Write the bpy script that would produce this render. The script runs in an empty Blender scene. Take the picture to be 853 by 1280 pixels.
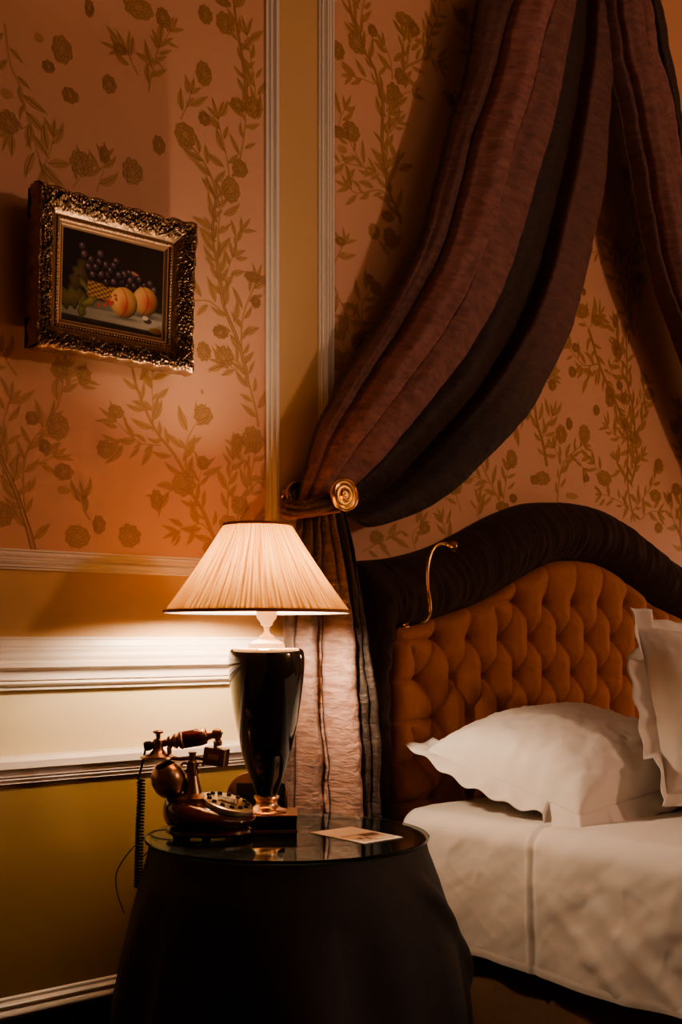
import bpy, bmesh, math, random
import numpy as np
from mathutils import Vector, Matrix, noise as mnoise
random.seed(7)
PI = math.pi
COL = bpy.context.scene.collection
# ------------------------------------------------------------------ camera model
FPX, CX, HY = 1460.0, 426.5, 798.0
CD, CH = 2.6, 1.18
PHI = math.atan((426 + 810) / 1460.0)
FX, FY = math.sin(PHI), math.cos(PHI)
RX, RY = math.cos(PHI), -math.sin(PHI)

def ray(px):
    u = (px - CX) / FPX
    return FX + u * RX, FY + u * RY

def at(px, py, Y=0.0):
    dx, dy = ray(px)
    t = (Y + CD) / dy
    return Vector((dx * t, Y, CH - (py - HY) * t / FPX))

def atz(px, py, z):
    dx, dy = ray(px)
    t = (CH - z) * FPX / (py - HY)
    return Vector((dx * t, -CD + dy * t, z))

# ------------------------------------------------------------------ mesh helpers
class MB:
    def __init__(s):
        s.v, s.f, s.m, s.uv = [], [], [], {}
    def add(s, V, F, mi=0):
        b = len(s.v)
        s.v += [tuple(p) for p in V]
        for f in F:
            s.f.append(tuple(i + b for i in f)); s.m.append(mi)
        return s
    def build(s, name, mats, parent=None, smooth=True, uvs=None, recalc=True, auto=None):
        me = bpy.data.meshes.new(name)
        me.from_pydata(s.v, [], s.f)
        if not isinstance(mats, (list, tuple)): mats = [mats]
        for m in mats: me.materials.append(m)
        me.polygons.foreach_set('material_index', s.m)
        if uvs is not None:
            L = me.uv_layers.new(name='UVMap')
            idx = np.zeros(len(me.loops), dtype=np.int32)
            me.loops.foreach_get('vertex_index', idx)
            L.data.foreach_set('uv', np.asarray(uvs, dtype=np.float32)[idx].ravel())
        if recalc:
            bm = bmesh.new(); bm.from_mesh(me)
            bmesh.ops.recalc_face_normals(bm, faces=bm.faces)
            bm.to_mesh(me); bm.free()
        me.polygons.foreach_set('use_smooth', [smooth] * len(me.polygons))
        if auto is not None and smooth:
            try: me.set_sharp_from_angle(angle=math.radians(auto))
            except Exception: pass
        me.update()
        o = bpy.data.objects.new(name, me)
        COL.objects.link(o)
        if parent is not None: o.parent = parent
        return o

def tr(V, M):
    return [M @ Vector(p) for p in V]

def grid(nu, nv, fn, closeu=False, closev=False):
    V, F, UV = [], [], []
    for i in range(nu):
        for j in range(nv):
            u = i / (nu if closeu else nu - 1); v = j / (nv if closev else nv - 1)
            V.append(fn(u, v)); UV.append((u, v))
    for i in range(nu if closeu else nu - 1):
        for j in range(nv if closev else nv - 1):
            a = i * nv + j; b = ((i + 1) % nu) * nv + j
            c = ((i + 1) % nu) * nv + (j + 1) % nv; d = i * nv + (j + 1) % nv
            F.append((a, b, c, d))
    return V, F, UV

def lathe(prof, n=48, M=None, sx=1, sy=1, caps=True):
    V, F = [], []
    k = len(prof)
    for i in range(n):
        a = 2 * PI * i / n
        for r, z in prof: V.append((r * math.cos(a) * sx, r * math.sin(a) * sy, z))
    for i in range(n):
        for j in range(k - 1):
            a = i * k + j; b = ((i + 1) % n) * k + j
            F.append((a, b, b + 1, a + 1))
    if caps:
        if prof[0][0] > 1e-6: F.append(tuple(i * k for i in range(n))[::-1])
        if prof[-1][0] > 1e-6: F.append(tuple(i * k + k - 1 for i in range(n)))
    if M is not None: V = tr(V, M)
    return V, F

def smooth_pts(P, n=8, closed=False):
    P = [Vector(p) for p in P]; out = []
    m = len(P)
    for i in range(m - 1):
        p0 = P[max(i - 1, 0)]; p1 = P[i]; p2 = P[i + 1]; p3 = P[min(i + 2, m - 1)]
        for k in range(n):
            t = k / n
            out.append(0.5 * ((2 * p1) + (-p0 + p2) * t + (2 * p0 - 5 * p1 + 4 * p2 - p3) * t * t + (-p0 + 3 * p1 - 3 * p2 + p3) * t ** 3))
    out.append(P[-1]); return out

def tube(P, r, n=10, cap=True):
    P = [Vector(p) for p in P]; V, F = [], []
    m = len(P)
    T = [(P[min(i + 1, m - 1)] - P[max(i - 1, 0)]).normalized() for i in range(m)]
    up = Vector((0, 0, 1)) if abs(T[0].z) < .9 else Vector((1, 0, 0))
    N = (up - T[0] * up.dot(T[0])).normalized()
    for i in range(m):
        N = (N - T[i] * N.dot(T[i])).normalized(); B = T[i].cross(N)
        rr = r[i] if isinstance(r, (list, tuple)) else r
        for k in range(n):
            a = 2 * PI * k / n
            V.append(P[i] + (N * math.cos(a) + B * math.sin(a)) * rr)
    for i in range(m - 1):
        for k in range(n):
            F.append((i * n + k, i * n + (k + 1) % n, (i + 1) * n + (k + 1) % n, (i + 1) * n + k))
    if cap:
        F.append(tuple(range(n))[::-1]); F.append(tuple((m - 1) * n + k for k in range(n)))
    return V, F

def box(x0, x1, y0, y1, z0, z1, bev=0.0, seg=2, M=None):
    bm = bmesh.new()
    bmesh.ops.create_cube(bm, size=1)
    for v in bm.verts:
        v.co = Vector((x0 + (v.co.x + .5) * (x1 - x0), y0 + (v.co.y + .5) * (y1 - y0), z0 + (v.co.z + .5) * (z1 - z0)))
    if bev > 0: bmesh.ops.bevel(bm, geom=bm.edges[:], offset=bev, segments=seg, affect='EDGES', profile=.6)
    bm.verts.index_update()
    V = [v.co.copy() for v in bm.verts]; F = [tuple(v.index for v in f.verts) for f in bm.faces]
    bm.free()
    if M is not None: V = tr(V, M)
    return V, F

def ellipsoid(c, r, n=24, m=14, M=None):
    prof = [(max(math.sin(PI * i / m), 0), -math.cos(PI * i / m)) for i in range(m + 1)]
    prof[0] = (0, -1); prof[-1] = (0, 1)
    V, F = lathe(prof, n, caps=False)
    V = [Vector((p[0] * r[0], p[1] * r[1], p[2] * r[2])) + Vector(c) for p in V]
    if M is not None: V = tr(V, M)
    return V, F

def interp(x, xs, ys):
    return float(np.interp(x, xs, ys))

def sm1(a, b, x):
    k = min(max((x - a) / (b - a), 0), 1); return k * k * (3 - 2 * k)

def fbm(x, y, z, o=4):
    return mnoise.fractal(Vector((x, y, z)), 0.9, 2.1, o)

# ------------------------------------------------------------------ tagging
def tag(o, label=None, cat=None, group=None, kind=None):
    if label: o['label'] = label
    if cat: o['category'] = cat
    if group: o['group'] = group
    if kind: o['kind'] = kind
    return o

def thing(name, loc, label, cat, rz=0, group=None):
    o = bpy.data.objects.new(name, None); COL.objects.link(o)
    o.empty_display_size = .05
    o.location = loc; o.rotation_euler = (0, 0, rz)
    return tag(o, label, cat, group)

def off(V, root):           # world -> local for unrotated roots
    L = Vector(root.location)
    return [Vector(p) - L for p in V]

# ------------------------------------------------------------------ materials
def mk(name, col, rough=.6, metal=0, bump=None, sheen=0, coat=0, var=0, varscale=6, spec=.5, sheen_tint=None, trans=0):
    m = bpy.data.materials.new(name); m.use_nodes = True
    nt = m.node_tree; b = nt.nodes['Principled BSDF']
    b.inputs['Base Color'].default_value = (*col, 1)
    b.inputs['Roughness'].default_value = rough
    b.inputs['Metallic'].default_value = metal
    b.inputs['Specular IOR Level'].default_value = spec
    if sheen:
        b.inputs['Sheen Weight'].default_value = sheen
        b.inputs['Sheen Roughness'].default_value = .4
        if sheen_tint: b.inputs['Sheen Tint'].default_value = (*sheen_tint, 1)
    if coat:
        b.inputs['Coat Weight'].default_value = coat
        b.inputs['Coat Roughness'].default_value = .04
    tc = nt.nodes.new('ShaderNodeTexCoord')
    if var:
        n = nt.nodes.new('ShaderNodeTexNoise'); n.inputs['Scale'].default_value = varscale
        n.inputs['Detail'].default_value = 5
        nt.links.new(tc.outputs['Object'], n.inputs['Vector'])
        mx = nt.nodes.new('ShaderNodeMix'); mx.data_type = 'RGBA'
        mx.inputs['A'].default_value = (*[c * (1 - var) for c in col], 1)
        mx.inputs['B'].default_value = (*[min(1, c * (1 + var)) for c in col], 1)
        nt.links.new(n.outputs['Fac'], mx.inputs['Factor'])
        nt.links.new(mx.outputs['Result'], b.inputs['Base Color'])
    if bump:   # (scale vec, strength, distance)
        sc, st, di = bump
        mp = nt.nodes.new('ShaderNodeMapping'); mp.inputs['Scale'].default_value = sc
        n = nt.nodes.new('ShaderNodeTexNoise'); n.inputs['Scale'].default_value = 1; n.inputs['Detail'].default_value = 4
        bp = nt.nodes.new('ShaderNodeBump'); bp.inputs['Strength'].default_value = st; bp.inputs['Distance'].default_value = di
        nt.links.new(tc.outputs['Object'], mp.inputs['Vector']); nt.links.new(mp.outputs['Vector'], n.inputs['Vector'])
        nt.links.new(n.outputs['Fac'], bp.inputs['Height']); nt.links.new(bp.outputs['Normal'], b.inputs['Normal'])
    return m

M_ochre = mk('ochre wall paint', (.58, .375, .19), .65, bump=((140, 140, 140), .12, .002), var=.05, varscale=3)
M_cream = mk('cream dado paint', (.62, .52, .31), .6, bump=((140, 140, 140), .12, .002), var=.05, varscale=3)
M_olive = mk('olive ochre dado paint', (.21, .135, .042), .6, bump=((140, 140, 140), .12, .002), var=.08, varscale=3)
M_white = mk('off white moulding paint', (.72, .63, .54), .38, var=.05, varscale=9)
M_plinth = mk('dark brown plinth', (.035, .022, .014), .5)
M_paper = mk('salmon silk wallpaper', (.64, .345, .215), .55, bump=((40, 300, 500), .18, .002), var=.05, varscale=5, sheen=.15)
M_gold = mk('gold brocade pattern', (.47, .25, .10), .5, metal=.0, bump=((500, 300, 500), .2, .001), var=.12, varscale=40)
M_gold2 = mk('dark brocade outline', (.33, .155, .055), .5)
M_ceil = mk('ceiling plaster', (.5, .42, .33), .8)
M_side = mk('side wall paint', (.40, .27, .13), .7)
M_carpet = mk('brown carpet', (.13, .075, .035), .95, bump=((300, 300, 300), .6, .004), var=.25, varscale=60)
M_brass = mk('polished brass', (.72, .45, .18), .24, metal=1, var=.15, varscale=50)
M_copper = mk('rosy brass', (.85, .56, .38), .28, metal=1)
M_bronze = mk('antique bronze', (.34, .20, .125), .3, metal=1, var=.3, varscale=60)
M_wood = mk('dark red lacquered wood', (.07, .012, .008), .16, coat=.8, var=.3, varscale=20)
M_black = mk('black rubber', (.012, .010, .010), .5)
M_ceramic = mk('black glazed ceramic', (.004, .004, .005), .07, coat=1.0)
M_velvet = mk('rust velvet', (.38, .135, .042), .75, sheen=.25, sheen_tint=(1, .6, .3), bump=((220, 220, 220), .25, .002), var=.12, varscale=12)
M_linen = mk('white cotton linen', (.74, .68, .62), .8, bump=((14, 14, 14), .10, .004), sheen=.1)
M_ruche = mk('black brown gathered silk', (.045, .027, .021), .85, sheen=.05, spec=.2, var=.2, varscale=25)
M_skirt = mk('brown valance cloth', (.24, .15, .085), .85, sheen=.2, var=.2, varscale=30)
M_cloth = mk('charcoal tablecloth', (.026, .022, .023), .72, sheen=.12, bump=((400, 400, 400), .3, .001), var=.15, varscale=30)

def fabric_mat(name, c0, c1, rough=.5, sheen=.35):
    m = mk(name, c0, rough, sheen=sheen, sheen_tint=(1, .62, .5))
    nt = m.node_tree; b = nt.nodes['Principled BSDF']
    uv = nt.nodes.new('ShaderNodeUVMap')
    mp = nt.nodes.new('ShaderNodeMapping'); mp.inputs['Scale'].default_value = (150, 14, 1)
    n = nt.nodes.new('ShaderNodeTexNoise'); n.inputs['Scale'].default_value = 1; n.inputs['Detail'].default_value = 6; n.inputs['Distortion'].default_value = .6
    nt.links.new(uv.outputs[0], mp.inputs['Vector']); nt.links.new(mp.outputs[0], n.inputs['Vector'])
    n2 = nt.nodes.new('ShaderNodeTexNoise'); n2.inputs['Scale'].default_value = 26; n2.inputs['Detail'].default_value = 5
    tc = nt.nodes['Texture Coordinate']
    mp2 = nt.nodes.new('ShaderNodeMapping'); mp2.inputs['Scale'].default_value = (.5, .5, 2.0); mp2.inputs['Rotation'].default_value = (0, .35, 0)
    nt.links.new(tc.outputs['Object'], mp2.inputs[0]); nt.links.new(mp2.outputs[0], n2.inputs['Vector'])
    ad = nt.nodes.new('ShaderNodeMath'); ad.operation = 'ADD'
    nt.links.new(n.outputs['Fac'], ad.inputs[0]); nt.links.new(n2.outputs['Fac'], ad.inputs[1])
    bp = nt.nodes.new('ShaderNodeBump'); bp.inputs['Strength'].default_value = .55; bp.inputs['Distance'].default_value = .008
    nt.links.new(ad.outputs[0], bp.inputs['Height']); nt.links.new(bp.outputs[0], b.inputs['Normal'])
    mr = nt.nodes.new('ShaderNodeMapRange'); mr.inputs['From Min'].default_value = .75; mr.inputs['From Max'].default_value = 1.25
    nt.links.new(ad.outputs[0], mr.inputs['Value'])
    mx = nt.nodes.new('ShaderNodeMix'); mx.data_type = 'RGBA'
    mx.inputs['A'].default_value = (*c0, 1); mx.inputs['B'].default_value = (*c1, 1)
    nt.links.new(mr.outputs[0], mx.inputs['Factor']); nt.links.new(mx.outputs['Result'], b.inputs['Base Color'])
    return m
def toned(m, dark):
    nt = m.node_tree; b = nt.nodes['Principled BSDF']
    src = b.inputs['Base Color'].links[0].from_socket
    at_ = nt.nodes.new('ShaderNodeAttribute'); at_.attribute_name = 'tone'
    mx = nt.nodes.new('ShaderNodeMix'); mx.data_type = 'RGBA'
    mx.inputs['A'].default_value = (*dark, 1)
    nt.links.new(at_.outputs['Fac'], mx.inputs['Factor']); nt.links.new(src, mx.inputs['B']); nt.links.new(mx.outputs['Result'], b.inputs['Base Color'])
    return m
M_drape = toned(fabric_mat('toned drape silk', (.20, .085, .075), (.34, .150, .135), rough=.7, sheen=.2), (.022, .013, .010))  # tone attribute darkens the silk fold by fold, recessed fold and belly most
M_tail = toned(fabric_mat('lamplit drape silk below the tie', (.24, .135, .105), (.42, .28, .23), rough=.6, sheen=.15), (.026, .018, .014))  # same silk as the swag, lamplight on the tail put into a paler colour
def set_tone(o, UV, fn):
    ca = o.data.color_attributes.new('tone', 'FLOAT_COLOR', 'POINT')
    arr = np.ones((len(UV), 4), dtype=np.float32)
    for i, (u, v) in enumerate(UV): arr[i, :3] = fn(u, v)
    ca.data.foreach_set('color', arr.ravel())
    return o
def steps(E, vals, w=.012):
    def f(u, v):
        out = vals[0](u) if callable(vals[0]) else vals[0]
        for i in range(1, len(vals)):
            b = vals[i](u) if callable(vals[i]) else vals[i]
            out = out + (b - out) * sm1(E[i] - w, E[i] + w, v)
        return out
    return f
def shade_mat():
    m = bpy.data.materials.new('pleated shade silk'); m.use_nodes = True
    nt = m.node_tree; nt.nodes.clear()
    out = nt.nodes.new('ShaderNodeOutputMaterial')
    d = nt.nodes.new('ShaderNodeBsdfDiffuse'); t = nt.nodes.new('ShaderNodeBsdfTranslucent')
    d.inputs['Color'].default_value = (.55, .30, .12, 1)
    uv = nt.nodes.new('ShaderNodeUVMap')
    sx = nt.nodes.new('ShaderNodeSeparateXYZ'); nt.links.new(uv.outputs[0], sx.inputs[0])
    w = nt.nodes.new('ShaderNodeTexNoise'); w.noise_dimensions = '2D'; w.inputs['Scale'].default_value = 1; w.inputs['Detail'].default_value = 3
    mp = nt.nodes.new('ShaderNodeMapping'); mp.inputs['Scale'].default_value = (230, 1.2, 1)
    nt.links.new(uv.outputs[0], mp.inputs[0]); nt.links.new(mp.outputs[0], w.inputs['Vector'])
    mr = nt.nodes.new('ShaderNodeMapRange'); mr.inputs['From Min'].default_value = .35; mr.inputs['From Max'].default_value = .62
    nt.links.new(w.outputs['Fac'], mr.inputs['Value'])
    mx = nt.nodes.new('ShaderNodeMix'); mx.data_type = 'RGBA'
    mx.inputs['A'].default_value = (.22, .085, .018, 1); mx.inputs['B'].default_value = (.52, .27, .085, 1)
    nt.links.new(mr.outputs[0], mx.inputs['Factor']); nt.links.new(mx.outputs['Result'], t.inputs['Color'])
    ms = nt.nodes.new('ShaderNodeMixShader'); ms.inputs[0].default_value = .17
    nt.links.new(d.outputs[0], ms.inputs[1]); nt.links.new(t.outputs[0], ms.inputs[2]); nt.links.new(ms.outputs[0], out.inputs[0])
    return m
M_shade = shade_mat()
M_lining = mk('white shade lining', (.85, .80, .72), .8)
M_trimr = mk('rust shade braid', (.35, .12, .05), .7)

def glass_mat(name, col=(.9, .97, .95), rough=.0):
    m = bpy.data.materials.new(name); m.use_nodes = True
    nt = m.node_tree; nt.nodes.clear()
    out = nt.nodes.new('ShaderNodeOutputMaterial'); g = nt.nodes.new('ShaderNodeBsdfGlass')
    g.inputs['Color'].default_value = (*col, 1); g.inputs['Roughness'].default_value = rough; g.inputs['IOR'].default_value = 1.5
    nt.links.new(g.outputs[0], out.inputs[0]); return m
M_glass = glass_mat('clear table glass')
# ------------------------------------------------------------------ ROOM
XL, XR, YF, ZC = -1.6, 6.2, -4.6, 3.95
WP_Z0 = 1.391
LP_X1 = 1.923; RP_X0 = 2.168; RP_X1 = 3.165 * 2 - 2.168
def struct(name, mb, mats, smooth=False, **k):
    o = mb.build(name, mats, smooth=smooth, **k); o['kind'] = 'structure'; return o

mb = MB()
for z0, z1, mi in ((0, .30, 3), (.30, .87, 2), (.87, 1.12, 1), (1.12, ZC, 0)):
    mb.add(*box(XL, XR, 0, .12, z0, z1), mi)
wall_back = struct('wall_back', mb, [M_ochre, M_cream, M_olive, M_plinth])
struct('wall_left', MB().add(*box(XL - .12, XL, YF, .12, 0, ZC)), M_side)
struct('wall_right', MB().add(*box(XR, XR + .12, YF, .12, 0, ZC)), M_side)
struct('wall_front', MB().add(*box(XL, XR, YF - .12, YF, 0, ZC)), M_side)
struct('floor', MB().add(*box(XL - .12, XR + .12, YF - .12, .12, -.1, 0)), M_carpet)
struct('ceiling', MB().add(*box(XL - .12, XR + .12, YF - .12, .12, ZC, ZC + .1)), M_ceil)

# --- mouldings
def rail(name, prof, x0=XL, x1=XR):        # prof: (out, z)
    k = len(prof); V = [(x0, -o_, z) for o_, z in prof] + [(x1, -o_, z) for o_, z in prof]
    F = [(i, i + 1, k + i + 1, k + i) for i in range(k - 1)]
    F += [tuple(range(k)), tuple(range(k, 2 * k))[::-1]]
    return struct(name, MB().add(V, F), M_white)

def arcs(pts):      # small helper: expand ('c', o0,z0,o1,z1,bulge)
    out = []
    for p in pts:
        if len(p) == 2: out.append(p)
        else:
            o0, z0, o1, z1, bl = p
            for i in range(7):
                t = i / 6; nx, nz = (z1 - z0), -(o1 - o0)
                s_ = math.sin(PI * t) * bl
                out.append((o0 + (o1 - o0) * t + nx * s_, z0 + (z1 - z0) * t + nz * s_))
    return out

rail('trim_1', arcs([(0, 1.058), (.014, 1.058), (.014, 1.066), (.020, 1.068, .020, 1.080, .5), (.026, 1.082),
                     (.026, 1.084, .040, 1.112, -.22), (.044, 1.112), (.044, 1.122), (.036, 1.124), (.036, 1.128, .030, 1.152, .22), (.022, 1.153), (.022, 1.160),
                     (.016, 1.162), (.014, 1.176), (.009, 1.178), (.009, 1.184), (0, 1.184)]))
rail('trim_2', arcs([(0, .838), (.010, .838), (.010, .844, .010, .853, .6), (.018, .855), (.018, .857, .026, .874, -.25), (.030, .875), (.030, .888, .024, .896, .3), (.008, .899), (.008, .904), (0, .904)]))
rail('baseboard_back', arcs([(0, .0), (.012, 0), (.012, .288), (.016, .289), (.016, .291, .020, .309, .35), (.009, .311), (.009, .315), (.014, .316), (.014, .317, .014, .325, .5), (.006, .327), (.006, .330, .003, .337, .3), (0, .338)]))
o = bpy.data.objects['baseboard_back']
o.data.materials.append(M_plinth)
for p in o.data.polygons:
    if max(o.data.vertices[i].co.z for i in p.vertices) < .2885: p.material_index = 1

def frame_moulding(name, x0, x1, z0, z1, w):
    # profile across the moulding: inner edge at 0, outer edge at w
    pr = arcs([(0, 0), (.010, .0), (.010, .004), (.006, .006), (.006, .012), (.013, .014), (.013, .016, .013, .024, -.35), (.020, .027), (.020, .030), (.015, .0315), (.015, .033, .012, .041, -.3), (.006, .043), (.006, .047), (0, .047)])
    V = []; k = len(pr)
    for (cx_, cz, sx_, sz) in ((x0, z0, -1, -1), (x1, z0, 1, -1), (x1, z1, 1, 1), (x0, z1, -1, 1)):
        for o_, d in pr:
            d *= w / .047
            V.append((cx_ + sx_ * d, -o_, cz + sz * d))
    F = []
    for s_ in range(4):
        for i in range(k - 1):
            a = s_ * k + i; b = ((s_ + 1) % 4) * k + i
            F.append((a, a + 1, b + 1, b))
    return struct(name, MB().add(V, F), M_white)
PZ1 = ZC - .18
frame_moulding('trim_3', XL + .3, LP_X1, WP_Z0, PZ1, .048)
frame_moulding('trim_4', RP_X0, RP_X1, WP_Z0, PZ1, .053)
frame_moulding('trim_5', RP_X1 + .245, XR - .25, WP_Z0, PZ1, .048)
struct('trim_6', MB().add(*box(XL, XR, -.10, 0, ZC - .11, ZC, .02)), M_white)

# --- wallpaper with brocade branches
class Paper:
    def __init__(s, x0, x1, z0, z1):
        s.b = (x0, x1, z0, z1); s.mb = MB(); s.lay = 0
        s.mb.add(*box(x0 - .01, x1 + .01, -.003, 0.0, z0 - .01, z1 + .01), 0)
    def poly(s, pts, mi=1, lay=1):
        x0, x1, z0, z1 = s.b
        if all(p[0] <= x0 for p in pts) or all(p[0] >= x1 for p in pts) or all(p[1] <= z0 for p in pts) or all(p[1] >= z1 for p in pts): return
        n = len(pts)
        s.cnt = (getattr(s, 'cnt', 0) + 1) % 997
        y = -.003 - .0009 * (lay - 1) - .0002 - .0006 * s.lay
        ar_ = sum(pts[i][0] * pts[(i + 1) % n][1] - pts[(i + 1) % n][0] * pts[i][1] for i in range(n))
        if ar_ < 0: pts = pts[::-1]
        V = [(min(max(p[0], x0), x1), y, min(max(p[1], z0), z1)) for p in pts]
        s.mb.add(V, [tuple(range(n))], mi)
    def leaf(s, x, z, ang, L, W, curl=0):
        A, B = [], []; n = 6; C = []; s.lay = (s.lay + .137) % 1
        for i in range(n + 1):
            t = i / n; w = W * math.sin(PI * t ** .8) * (1 - .15 * t)
            a = ang + curl * t
            cx_ = x + L * t * math.cos(ang + curl * t * .5); cz = z + L * t * math.sin(ang + curl * t * .5)
            A.append((cx_ - math.sin(a) * w, cz + math.cos(a) * w)); B.append((cx_ + math.sin(a) * w, cz - math.cos(a) * w)); C.append((cx_, cz, a))
        for i in range(n):
            q = [A[i], A[i + 1], B[i + 1], B[i]]
            if i == 0: q = [A[0], A[1], B[1]]
            if i == n - 1: q = [A[i], A[n], B[i]]
            s.poly(q, 1, 1)
        # midrib
        w = W * .07
        for i in range(0, n - 1):
            (ax, az, aa), (bx, bz, ba) = C[i], C[i + 1]
            s.poly([(ax - math.sin(aa) * w, az + math.cos(aa) * w), (bx - math.sin(ba) * w, bz + math.cos(ba) * w), (bx + math.sin(ba) * w, bz - math.cos(ba) * w), (ax + math.sin(aa) * w, az - math.cos(aa) * w)], 2, 2)
    def stem(s, pts, w=.0035, leaves=True, dens=1.0, rng=random, LL=.058):
        P = smooth_pts([Vector((p[0], p[1], 0)) for p in pts], 7)
        s.lay = (s.lay + .137) % 1
        n = len(P)
        for i in range(n - 1):
            a, b = P[i], P[i + 1]; d = b - a
            if d.length < 1e-6: continue
            d.normalize(); nrm = Vector((-d.y, d.x, 0))
            wa = w * (1 - .5 * i / n); wb = w * (1 - .5 * (i + 1) / n)
            s.poly([(a + nrm * wa)[:2], (b + nrm * wb)[:2], (b - nrm * wb)[:2], (a - nrm * wa)[:2]], 1, 1)
            if w > .0045:
                for sg in (1, -1):
                    s.poly([(a + nrm * wa * sg)[:2], (b + nrm * wb * sg)[:2], (b + nrm * wb * sg * .72)[:2], (a + nrm * wa * sg * .72)[:2]], 2, 2)
        if leaves:
            acc = 0; side = rng.choice((-1, 1)); nxt = .018
            for i in range(n - 1):
                a, b = P[i], P[i + 1]; acc += (b - a).length
                if acc >= nxt:
                    nxt = acc + rng.uniform(.013, .027) / dens; side = -side
                    ang = math.atan2(b.y - a.y, b.x - a.x) + side * rng.uniform(.5, 1.15)
                    L = LL * rng.uniform(.65, 1.25)
                    sl = rng.uniform(.0, .016)
                    bx, bz = b.x + math.cos(ang) * sl, b.y + math.sin(ang) * sl
                    s.leaf(bx, bz, ang, L, L * rng.uniform(.13, .19), side * rng.uniform(-.9, .3))
                    if rng.random() < .3:
                        s.leaf(b.x, b.y, ang - side * .5, L * .6, L * .09, side * .3)
            a, b = P[-2], P[-1]
            ang = math.atan2(b.y - a.y, b.x - a.x)
            for da in (-.45, .1, .6):
                s.leaf(b.x, b.y, ang + da, LL * rng.uniform(.7, 1.1), LL * .12, da * .5)
    def flower(s, x, z, rx, rz, rot=0, rng=random):
        s.lay = (s.lay + .137) % 1
        n = 30; lob = rng.choice((7, 8, 9)); ph = rng.random() * 6
        def P(r, a):
            k = 1 + .07 * math.cos(lob * a + ph) + .03 * math.cos(3 * a)
            lx, lz = r * rx * k * math.cos(a), r * rz * k * math.sin(a)
            return (x + lx * math.cos(rot) - lz * math.sin(rot), z + lx * math.sin(rot) + lz * math.cos(rot))
        ring = [P(1, 2 * PI * i / n) for i in range(n)]
        for i in range(n): s.poly([(x, z), ring[i], ring[(i + 1) % n]], 1, 1)
        # petals drawn as thin scalloped arcs
        lw = .0008
        if min(rx, rz) > .012:
            for rr, cnt in ((.80, 9), (.52, 7), (.26, 4)):
                p0 = rng.random() * 6
                for q in range(cnt):
                    ca = p0 + 2 * PI * q / cnt
                    pr = 1.9 * rr / cnt + .04
                    arc = []
                    for i in range(8):
                        aa = ca - 1.7 + 3.4 * i / 7
                        ux = rr * math.cos(ca) * .86 + pr * math.cos(aa); uz = rr * math.sin(ca) * .86 + pr * math.sin(aa)
                        rad = math.hypot(ux, uz); th = math.atan2(uz, ux)
                        arc.append(P(min(rad, .97), th))
                    for i in range(7):
                        (ax, az), (bx, bz) = arc[i], arc[i + 1]
                        d = Vector((bx - ax, bz - az)); 
                        if d.length < 1e-6: continue
                        d.normalize(); nx, nz = -d.y * lw, d.x * lw
                        s.poly([(ax + nx, az + nz), (bx + nx, bz + nz), (bx - nx, bz - nz), (ax - nx, az - nz)], 2, 2)
    def pstem(s, pts, w=.0035, **k):
        s.stem([(lambda q: (q.x, q.z))(at(a, b)) for a, b in pts], w, **k)
    def pflower(s, px, py, rx, ry, rot=0):
        c = at(px, py); e = at(px + rx, py); t = (CD) / ray(px)[1]
        s.flower(c.x, c.z, abs(e.x - c.x), ry * t / FPX, rot)
    def build(s):
        return s.mb.build('wallpaper_panel', [M_paper, M_gold, M_gold2], wall_back, smooth=False, recalc=False)

def generic_plant(P, x, z, h, rng):
    """a climbing peony stem used where the photo shows only the repeat"""
    pts = [(x, z)]; d = rng.choice((-1, 1))
    k = int(h / .09)
    for i in range(1, k + 1):
        pts.append((x + d * .035 * math.sin(i * .9) + rng.uniform(-.01, .01), z + h * i / k))
    P.stem(pts, .005, rng=rng)
    for i in range(1, k, 1):
        sx_ = rng.choice((-1, 1)); bx, bz = pts[i]
        br = [(bx, bz), (bx + sx_ * .035, bz + .03), (bx + sx_ * .06, bz + .075), (bx + sx_ * .07, bz + .115)]
        P.stem(br, .0025, rng=rng)
        P.flower(br[-1][0], br[-1][1] + .01, rng.uniform(.016, .028), rng.uniform(.018, .028), rng=rng)

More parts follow.
